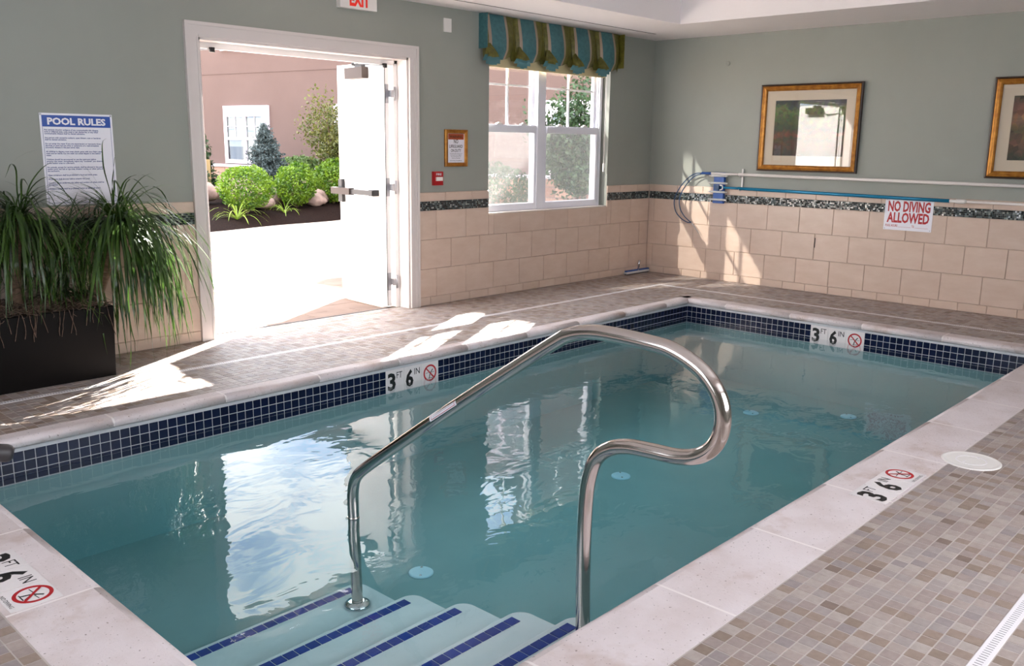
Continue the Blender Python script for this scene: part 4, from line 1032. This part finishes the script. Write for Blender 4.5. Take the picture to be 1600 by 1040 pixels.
# vacuum head
vh = empty('pool_vacuum', (-.05, -.90, .81), 'blue pool vacuum head with white rollers hung on the wall', 'pool tool')
for z0, z1 in ((1.035, 1.130), (.945, 1.005), (.862, .915), (.812, .838)): MB().box(-.038, -.024, -.968, -.838, z0, z1).build('body_plate', 'vac_blue', vh)
MB().box(-.050, -.028, -.962, -.844, .815, 1.128).build('spine', 'vac_blue', vh)
for z in (1.094, 1.020, .930, .850):
    MB().tube([(-.056, -.812, z), (-.056, -.985, z)], .011, 12).build('roller', 'brush_white', vh)
    for y in (-.800, -.997): MB().tube([(-.056, y-.010, z), (-.056, y+.010, z)], .008, 10).build('wheel', 'plastic_white', vh)
q = MB(); q.box(-.082, -.05, -.925, -.872, .950, 1.000); q.build('swivel_block', 'hose_blue', vh)
MB().tube(catmull([(-.068, -.93, 1.0), (-.068, -.955, .996), (-.068, -.962, .976), (-.068, -.955, .958), (-.068, -.93, .952)], 4), .007, 8).build('handle_yoke', 'plastic_white', vh)
# wall brush on the floor in the corner
br = empty('pool_brush', (-.25, -.05, 0), 'white pool brush head lying on the deck in the far corner', 'brush')
MB().box(-.46, -.03, -.075, -.035, .012, .034).build('brush_back', 'brush_white', br)
q = MB(); rn = random.Random(5)
for i in range(86):
    x = -.455+i*.00495; q.box(x, x+.004, -.068, -.042, .034, .048)
q.build('bristles', 'vac_blue', br, kind='stuff', fix=False)
MB().box(-.45, -.04, -.070, -.040, 0, .012).build('brush_pad', 'grey_rubber', br)
MB().tube([(-.235, -.062, .030), (-.235, -.068, .075), (-.236, -.070, .082), (-.24, -.078, .150)], [.009, .009, .014, .013], 12).build('handle_socket', 'chrome', br)

# grey padded arm at the left edge
ga = empty('padded_arm', (-8.05, -2.55, 0), 'dark grey rounded bar end poking in at the left edge', 'rail')
e0 = V(-7.428, -2.600, .335); e1 = V(-8.05, -2.46, .50)
MB().tube([e0, e0+(e1-e0).normalized()*.008, e0+(e1-e0).normalized()*.02, e1], [.020, .028, .031, .031], 18).build('arm_bar', 'grey_rubber', ga)
MB().tube([e1-V(0, 0, .01), (e1.x, e1.y, .012)], .025, 14).build('arm_post', 'dark_metal', ga); MB().lathe([(.09, 0), (.09, .01), (.04, .016)], (e1.x, e1.y, 0), 20).build('post_base', 'dark_metal', ga)

# ------------------------------------------------------------------ planter with ponytail palms
pl = empty('planter_box', (-6.85, -.33, 0), 'long dark brown planter box against the wall', 'planter')
PXa, PXb, PYa, PYb, PZ = -7.75, -6.205, -.535, -.12, .425
m = MB()
tp = .012
o_b = [(PXa+tp, PYa+tp), (PXb-tp, PYa+tp), (PXb-tp, PYb-tp), (PXa+tp, PYb-tp)]; o_t = [(PXa, PYa), (PXb, PYa), (PXb, PYb), (PXa, PYb)]; i_t = [(PXa+.025, PYa+.025), (PXb-.025, PYa+.025), (PXb-.025, PYb-.025), (PXa+.025, PYb-.025)]
LV = [[(x, y, .0) for x, y in o_b], [(x, y, PZ-.006) for x, y in o_t], [(x*(1)+0, y, PZ) for x, y in [(PXa+.004, PYa+.004), (PXb-.004, PYa+.004), (PXb-.004, PYb-.004), (PXa+.004, PYb-.004)]], [(x, y, PZ) for x, y in i_t], [(x, y, PZ-.10) for x, y in i_t]]
m.v = [p for l in LV for p in l]
for l in range(4):
    for k in range(4): m.f.append((l*4+k, l*4+(k+1) % 4, (l+1)*4+(k+1) % 4, (l+1)*4+k)); m.m.append(0); m.s.append(False)
m.f.append((16, 17, 18, 19)); m.f.append((3, 2, 1, 0)); m.m += [0, 0]; m.s += [False, False]
m.build('planter_body', 'planter', pl)
m = MB(); NXm, NYm = 50, 12
for i in range(NXm+1):
    for j in range(NYm+1):
        x = PXa+.026+(PXb-PXa-.052)*i/NXm; y = PYa+.026+(PYb-PYa-.052)*j/NYm
        m.v.append((x, y, PZ-.03+.055*mnoise.noise(V(x*6, y*6, 1))+.03))
for i in range(NXm):
    for j in range(NYm): a = i*(NYm+1)+j; m.f.append((a, a+NYm+1, a+NYm+2, a+1)); m.m.append(0); m.s.append(True)
m.build('soil', 'moss', pl)
ms = MB(); rn = random.Random(21)
for i in range(1500):
    x = rn.uniform(PXa+.03, PXb-.03); y = rn.uniform(PYa+.01, PYb-.04); p = V(x, y, PZ+rn.uniform(-.01, .045)); a = rn.uniform(0, 2*pi); pts = [p]
    hang = y < PYa+.05 and rn.random() < .25
    for k in range(6):
        a += rn.uniform(-1.3, 1.3); st = rn.uniform(.012, .028)
        pts.append(pts[-1]+(V(cos(a)*.3*st, -abs(sin(a))*.15*st-(.018 if k == 0 else 0), -st*1.2) if hang else V(cos(a)*st, sin(a)*st, rn.uniform(-.012, .012))))
    if hang: pts[0] = V(x, PYa+.03, PZ+.01); pts[1] = V(x, PYa-.006, PZ+.004); pts = [pts[0], pts[1]]+[V(q.x, min(q.y, PYa-.004), min(q.z, PZ-.004)) for q in pts[2:]]
    ms.tube(pts, .0021, 3, caps=False)
ms.build('spanish_moss', 'moss', pl, kind='stuff', fix=False)
def palm(base, crown, nleaf, Lmin, Lmax, label, seed, lean=V(0, 0, 0), arch=1.0, wd=.012, ymax=-.03, trunk_r=.04):
    rn = random.Random(seed); base = Vector(base); crown = Vector(crown)
    o = empty('ponytail_palm', base, label, 'plant', 'palms in the long planter')
    mid = (base+crown)/2+V(rn.uniform(-.02, .02), rn.uniform(-.02, .02), 0)
    pth = catmull([base-V(0, 0, .03), mid, crown], 6); K = len(pth)
    MB().tube(pth, [trunk_r*(1.25-.55*i/(K-1)) for i in range(K)], 12).build('trunk', 'palm_trunk', o)
    m = MB()
    for i in range(nleaf):
        az = rn.uniform(0, 2*pi); el = rn.uniform(-.15, 1.18); L = rn.uniform(Lmin, Lmax)
        d = V(cos(az)*cos(el), sin(az)*cos(el)*.8, sin(el))+lean*rn.uniform(.3, 1); d.normalize()
        p = crown+V(cos(az)*.02, sin(az)*.02, rn.uniform(-.02, .04)); pts = [p]; v = d.copy(); ns = 14; tw = V(rn.uniform(-.3, .3), rn.uniform(-.3, .3), 0)
        g = rn.choice((rn.uniform(3.8, 6.0), rn.uniform(5.5, 10.0)))*arch*L/ns; wob = rn.uniform(0, 6)
        for k in range(ns):
            v = (v+V(0, 0, -g)+tw*.12*(k/6)+V(sin(wob+k*.9), cos(wob+k*.7), 0)*.10).normalized(); p = p+v*(L/ns)
            if p.y > ymax: p.y = ymax-.002*(k % 3); v.y = min(v.y, 0)
            if p.y > PYb-.03 and False: pass
            if p.z < .02: p.z = .02+rn.uniform(0, .012)
            pts.append(p.copy())
        ribbon(m, pts, wd*rn.uniform(.7, 1.2))
    m.build('foliage', 'palm_leaf', o, label='arching strap leaves', kind='stuff', fix=False)
palm((-6.665, -.30, .40), (-6.60, -.30, .93), 340, .38, .72, 'tall ponytail palm at the left end of the planter', 1, V(-.05, 0, .15), 1.0)
palm((-6.26, -.31, .40), (-6.05, -.33, .86), 440, .40, .95, 'ponytail palm leaning over the right end of the planter', 2, V(.34, -.06, .10), .85, .013)
palm((-6.46, -.27, .40), (-6.45, -.27, .50), 90, .28, .48, 'short young palm between the two tall ones', 3, V(0, 0, .3), .6, .009, trunk_r=.02)
palm((-7.05, -.30, .40), (-7.02, -.30, .95), 320, .40, .66, 'ponytail palm at the planter half cut off by the left edge', 4, V(.05, 0, .1), 1.0)

# ------------------------------------------------------------------ outside: ground, building, planting
pav = MB().box(-40, 40, TH, 45, -.4, -.022).build('pavement', 'pavement', label='pale courtyard paving outside the door', kind='structure')
pm = {}
rn = random.Random(4)
for i in range(7):
    for j in range(8):
        x0 = -5.6+i*.45; y0 = .215+j*.22+0; off = .225*(j % 2)
        piece('paver', pm.setdefault('p', MB().box(-.2225, .2225, -.1075, .1075, -.02, .0).mesh('paver', 'paver')), (x0+off+.225, y0+.11, -.0195+rn.uniform(-.001, .001)), pav)
BT = V(.1727, -.985, 0).normalized(); BN = V(-.985, -.1727, 0).normalized(); B0 = V(3.335, 13.1, 0); BH = 5.2
bd = empty('courtyard_building', tuple(B0), 'two storey pink stucco building across the courtyard', 'building')
def fq(s0, s1, z0, z1, d0, d1, mt, name, par=bd, **kw):
    c = B0+BT*((s0+s1)/2)+BN*((d0+d1)/2)+V(0, 0, (z0+z1)/2)
    return MB().obox(c, (BT, BN, V(0, 0, 1)), ((s1-s0)/2, (d1-d0)/2, (z1-z0)/2)).build(name, mt, par, **kw)
fq(-14, 7.0, -.3, BH, -6, 0, 'stucco', 'wall')
fq(-14, 7.0, BH, BH+.12, -6.2, .12, 'roof', 'roof')
fq(7.0, 12.5, -.3, 6.42, -6, 0, 'stucco', 'wall')  # end block built taller, its unseen top there to shade the window
MB().box(4.45, 11.2, .7, 6.3, 6.42, 6.70).build('roof', 'roof', bd)  # unseen overhang, squared and set so its eave shadow crosses the window
fq(-14, 12.5, 2.945, 2.965, 0, .012, 'bldg_trim' if False else 'stucco', 'floor_band')
q = MB(); p = lambda s_, z_: B0+BT*s_+BN*.06+V(0, 0, z_)
q.face([p(-14, -.2), p(12.5, -.2), p(12.5, .76), p(-14, .76)], 0, False, [(0, 0), (26.5, 0), (26.5, .96), (0, .96)]); q.build('stone_base', 'stone_base', bd, fix=False)
fq(-14, 12.5, .755, .815, 0, .10, 'bldg_trim', 'stone_ledge')
def bwin(s0, s1, z0, z1, dark=True):
    o = fq(s0-.10, s1+.10, z0-.04, z1+.20, 0, .05, 'bldg_trim', 'window')
    fr = MB(); ctr = (s0+s1)/2
    X = BT; Y = V(0, 0, 1); Z = BN; org = B0+BT*s0+BN*.05+V(0, 0, z0)
    fq(s0, s1, z0, z1, .050, .054, 'blind', 'blind', o)
    if dark: fq(s0+.05, ctr-.04, z0+.05, z0+.36, .054, .056, 'dark_room', 'opening', o)
    fr.rectframe(org, (X, Y, Z), s1-s0, z1-z0, [(0, 0), (0, .045), (.055, .045), (.055, .02)])
    zc_ = (z0+z1)/2-.01
    fr.obox(org+X*((s1-s0)/2)+Y*((z1-z0)/2)+Z*.03, (X, Y, Z), (.045, (z1-z0)/2, .02)); fr.obox(org+X*((s1-s0)/2)+Y*(zc_-z0)+Z*.028, (X, Y, Z), ((s1-s0)/2, .03, .02))
    for k in (.25, .75): fr.obox(org+X*((s1-s0)*k)+Y*((z1-zc_)/2+zc_-z0)+Z*.02, (X, Y, Z), (.006, (z1-zc_)/2, .008))
    fr.obox(org+X*((s1-s0)/2)+Y*((z1-zc_)/2+zc_-z0)+Z*.02, (X, Y, Z), ((s1-s0)/2, .006, .008))
    fr.build('window_bars', 'bldg_trim', o)
    for k in (0, 1): fq(s0+.05+k*(s1-s0)/2, s0+(s1-s0)/2*(k+1)-.03, z0+.05, z1-.05, .0565, .062, 'far_glass', 'pane', o)
bwin(-1.48, -.10, .88, 2.0); bwin(2.22, 3.60, .88, 2.0); bwin(7.7, 9.1, .88, 2.0); bwin(-5.2, -3.8, .88, 2.0)
for s_ in (-5.2, -1.48, 2.22, 6.0, 9.5): bwin(s_, s_+1.38, 3.52, 4.6, False)
# planting bed: mulch mound
bed = MB(); fr_ = [V(-4.5, 6.75, 0), V(-1.6, 7.14, 0), V(-.1, 7.55, 0), V(1.3, 7.75, 0), V(2.4, 8.3, 0), V(3.3, 8.9, 0), V(4.1, 9.3, 0)]
fr_ = catmull(fr_, 6); rows = 10
for i, a in enumerate(fr_):
    sB = (a-B0).dot(BT); bk = B0+BT*(-4.2+i*(7.9/(len(fr_)-1)))+BN*.02
    for j in range(rows+1):
        t = j/rows; q_ = a.lerp(bk, t); z = -.03+.10*min(1, t*9)+.33*t+.02*mnoise.noise(q_*2.2)
        bed.v.append((q_.x, q_.y, z if j else -.03))
for i in range(len(fr_)-1):
    for j in range(rows): k = i*(rows+1)+j; bed.f.append((k, k+rows+1, k+rows+2, k+1)); bed.m.append(0); bed.s.append(True)
bed.build('planting_bed', 'mulch', None, 'dark mulch bed in front of the pink building', kind='structure')
def leafcloud(m, pts, size, rn, mi=0, aspect=.45, upb=.3):
    for p in pts:
        n = V(rn.gauss(0, 1), rn.gauss(0, 1), rn.gauss(0, 1)+upb).normalized(); t = n.orthogonal().normalized(); t = (Matrix.Rotation(rn.uniform(0, 2*pi), 3, n) @ t); s_ = n.cross(t); L = size*rn.uniform(.7, 1.3)
        m.face([p-t*L*.5, p+s_*L*aspect*.5, p+t*L*.5, p-s_*L*aspect*.5], mi)
def shrub(c, rx, rz, label, seed, n=5200, size=.058, mt='boxwood', grp='rounded shrubs at the front of the bed', name='boxwood_shrub'):
    rn = random.Random(seed); c = Vector(c); o = empty(name, c, label, 'shrub', grp); m = MB(); pts = []
    for i in range(n):
        d = V(rn.gauss(0, 1), rn.gauss(0, 1), rn.gauss(0, 1)).normalized(); r = rn.uniform(.45, 1.0)**.45
        k = 1+.14*mnoise.noise(d*2.5+V(seed, 0, 0))
        pts.append(c+V(d.x*rx*r*k, d.y*rx*r*k, rz+d.z*rz*r*k*(1.08 if d.z > 0 else .92)+.05))
    leafcloud(m, pts, size, rn, 0); m.build('foliage', mt, o, kind='stuff', fix=False)
    st = MB()
    for k in range(7):
        a = rn.uniform(0, 2*pi); st.tube([c, c+V(cos(a)*rx*.2, sin(a)*rx*.2, rz*.5), c+V(cos(a)*rx*.5, sin(a)*rx*.5, rz*1.0)], [.012, .009, .005], 5)
    st.build('stems', 'bark', o)
shrub((.02, 8.60, .10), .50, .40, 'sunlit round shrub at the left of the bed', 31)
shrub((1.30, 8.98, .12), .40, .40, 'round shrub in the middle of the bed', 32)
shrub((2.42, 9.35, .13), .42, .42, 'round shrub partly behind the open door leaf', 33, mt='boxwood')
shrub((2.55, 10.7, .30), .62, .36, 'low feathery grass mound behind the right shrub', 36, 3200, .09, 'grass_leaf', None, 'grass_mound')
shrub((.75, 11.9, .20), .34, .30, 'small dark shrub at the foot of the utility box', 37, 1400, .05, 'dark_leaf', None, 'low_shrub')
shrub((1.45, 11.2, .28), .32, .22, 'low dark shrub beneath the building window', 38, 1200, .05, 'dark_leaf', None, 'low_shrub')
# spruce
def conifer(c, hgt, rad, label, seed, mt, name, tiers=17, per=17, size=.085):
    rn = random.Random(seed); c = Vector(c); o = empty(name, c, label, 'tree'); MB().tube([c, c+V(0, 0, hgt*.97)], [.05, .012], 8).build('trunk', 'bark', o); m = MB(); bm_ = MB()
    for t in range(tiers):
        u = t/(tiers-1); z = hgt*(.06+.90*u); R_ = rad*(1-u)**.85+.03
        for k in range(max(4, int(per*(1-u*.5)))):
            a = rn.uniform(0, 2*pi); L = R_*rn.uniform(.75, 1.12); d = V(cos(a), sin(a), rn.uniform(-.12, .28)).normalized(); p0 = c+V(0, 0, z); p1 = p0+d*L
            bm_.tube([p0, p1], [.008, .003], 4, caps=False); n = int(16+70*L/rad)
            pts = []
            for i in range(n):
                f_ = rn.uniform(.2, 1.03); pts.append(p0.lerp(p1, f_)+V(rn.gauss(0, 1), rn.gauss(0, 1), rn.gauss(0, .8))*.05*(1.25-f_*.6))
            leafcloud(m, pts, size, rn, 0, .3)
    m.build('needles', mt, o, kind='stuff', fix=False); bm_.build('branches', 'bark', o, kind='stuff')
conifer((1.47, 10.3, .20), 1.50, .66, 'blue spruce in front of the building window', 41, 'spruce', 'blue_spruce')
conifer((1.35, 12.6, .28), 1.25, .34, 'small green conifer beside the utility box', 42, 'dark_leaf', 'young_conifer', 10, 8)
conifer((.55, 12.4, .20), 1.0, .36, 'dark conifer at the left door jamb', 43, 'dark_leaf', 'young_conifer', 10, 8)
# ornamental tree behind the leaf
def tree(c, trunk_h, crown_c, crx, crz, label, seed, n=1500, size=.07, name='ornamental_tree', mt='tree_leaf', group=None):
    rn = random.Random(seed); c = Vector(c); cc = Vector(crown_c); o = empty(name, c, label, 'tree', group); m = MB(); b = MB(); f0 = c+V(0, 0, trunk_h)
    b.tube([c-V(0, 0, .05), c.lerp(f0, .5)+V(.02, 0, 0), f0], [.055, .045, .035], 8)
    tips = []
    for k in range(16):
        d = V(rn.gauss(0, 1), rn.gauss(0, 1), rn.gauss(.15, .8)).normalized(); e_ = cc+V(d.x*crx, d.y*crx, d.z*crz)*rn.uniform(.7, 1.05); md = f0.lerp(e_, .5)+V(0, 0, .08*crz)
        b.tube(catmull([f0, md, e_], 4), [.02-.0018*i for i in range(9)], 5, caps=False)
        for i in range(n//16):
            f_ = rn.uniform(.25, 1.02); pp = (f0.lerp(md, f_*2) if f_ < .5 else md.lerp(e_, f_*2-1)); tips.append(pp+V(rn.gauss(0, 1), rn.gauss(0, 1), rn.gauss(0, 1))*crx*.17)
    b.build('trunk', 'bark', o); leafcloud(m, tips, size, rn, 0, .5); m.build('crown', mt, o, kind='stuff', fix=False)
tree((2.75, 9.75, .2), .75, (2.55, 9.6, 1.72), .95, .62, 'small spreading tree beside the open door leaf', 51, 6500, .075)
tree((4.0, 4.3, -.02), .5, (3.75, 4.1, 1.65), .75, .95, 'leafy tree close outside the window', 52, 9000, .09, mt='dark_leaf')
shrub((2.95, 5.3, -.02), .70, .50, 'dark shrub outside the right window pane', 53, 3600, .07, 'dark_leaf', None, 'courtyard_shrub')
shrub((3.9, 3.0, -.02), .60, .48, 'dark shrub right of the tree outside the window', 54, 3600, .07, 'dark_leaf', None, 'courtyard_shrub')
# day lily tufts
def tuft(c, label, seed, n=26, L0=.45, mt='lily_leaf'):
    rn = random.Random(seed); c = Vector(c); o = empty('daylily', c, label, 'plant', 'day lilies at the front of the bed'); m = MB()
    for i in range(n):
        a = rn.uniform(0, 2*pi); el = rn.uniform(.6, 1.4); v = V(cos(a)*cos(el), sin(a)*cos(el), sin(el)); p = c.copy(); pts = [p.copy()]; L = L0*rn.uniform(.7, 1.15)
        for k in range(8): v = (v+V(0, 0, -.16-.03*k)).normalized(); p = p+v*L/8; pts.append(p.copy())
        ribbon(m, pts, .022)
    m.build('leaves', mt, o, kind='stuff', fix=False)
tuft((-.52, 8.0, .07), 'yellow green day lily by the left door jamb', 61, 30, .62); tuft((.72, 8.5, .09), 'green day lily between the left and middle shrubs', 62, 22, .48); tuft((1.0, 8.9, .10), 'green day lily tucked against the middle shrub', 63, 16, .42, 'boxwood')
# rocks
rn = random.Random(71)
RK = [(-.55, 9.9, .34), (-.05, 10.3, .32), (.55, 9.6, .26), (.75, 10.2, .36), (1.05, 9.5, .24), (.95, 9.8, .2), (2.0, 9.75, .30), (2.1, 9.5, .22), (1.9, 9.35, .24), (2.25, 10.0, .32), (.35, 9.25, .22), (2.9, 9.5, .24), (1.8, 9.1, .18), (.62, 9.0, .16)]
RL = ['large tan boulder beside the left door jamb, behind the day lily', 'large tan boulder behind the sunlit left shrub, on its left', 'tan boulder right behind the sunlit left shrub', 'largest tan boulder in the gap between left and middle shrubs', 'low tan boulder against the left side of the middle shrub', 'small tan boulder in the gap left of the middle shrub', 'tan boulder in the gap right of the middle shrub, upper one', 'small tan boulder between the middle and right shrubs', 'low tan boulder against the right side of the middle shrub', 'big tan boulder below the grass mound', 'small tan boulder at the foot of the left shrub', 'tan boulder at the open door leaf, behind the right shrub', 'small tan stone at the front of the gap right of the middle shrub', 'smallest tan stone at the front between left and middle shrubs']
for k, (x, y, r) in enumerate(RK):
    bm = bmesh.new(); bmesh.ops.create_icosphere(bm, subdivisions=3, radius=1)
    for v in bm.verts:
        d = 1+.22*mnoise.noise(v.co*1.3+V(k*3.1, 0, 0))+.08*mnoise.noise(v.co*3.7+V(0, k*2., 0)); v.co = V(v.co.x*r*d*1.25, v.co.y*r*d, v.co.z*r*d*.72)
    me = bpy.data.meshes.new('boulder'); bm.to_mesh(me); bm.free(); me.materials.append(MATS['rock'])
    for p in me.polygons: p.use_smooth = True
    zb = .07+.33*min(1, max(0, (y-7.6)/3.6))
    o = bpy.data.objects.new('boulder', me); COL.objects.link(o); o.location = (x, y, zb+r*.35)
    props(o, RL[k], 'rock', 'boulders in the planting bed')
# utility box
ub = empty('utility_box', (.98, 12.5, .2), 'tan utility cabinet with pale door against the building', 'utility box')
MB().box(.72, 1.32, 12.25, 12.75, .15, .98).build('cabinet', 'utility', ub); MB().box(.86, 1.20, 12.225, 12.25, .3, .92).build('cabinet_door', 'blind', ub)

# ------------------------------------------------------------------ unseen windows behind the camera (added for the fill lamps)
def back_window(name, o, ax, w_, h_, label):
    r_ = empty(name, o, label, kind='structure'); q = MB(); q.rectframe(o, ax, w_, h_, [(0, -.12), (0, -.02), (.05, -.02), (.05, -.12)]); 
    n = 3
    for k in range(1, n): q.obox(Vector(o)+ax[0]*(w_*k/n)+ax[1]*(h_/2)-ax[2]*.07, ax, (.03, h_/2, .03))
    q.build('window_frame', 'vinyl', r_)
back_window('window_2', (a1, YB, .8), (V(-1, 0, 0), V(0, 0, 1), V(0, 1, 0)), a1-a0, 1.5, 'wide unseen window behind the viewer in the back wall')
back_window('window_3', (XN, b0, .8), (V(0, 1, 0), V(0, 0, 1), V(1, 0, 0)), b1-b0, 1.5, 'unseen window behind the viewer in the near wall')
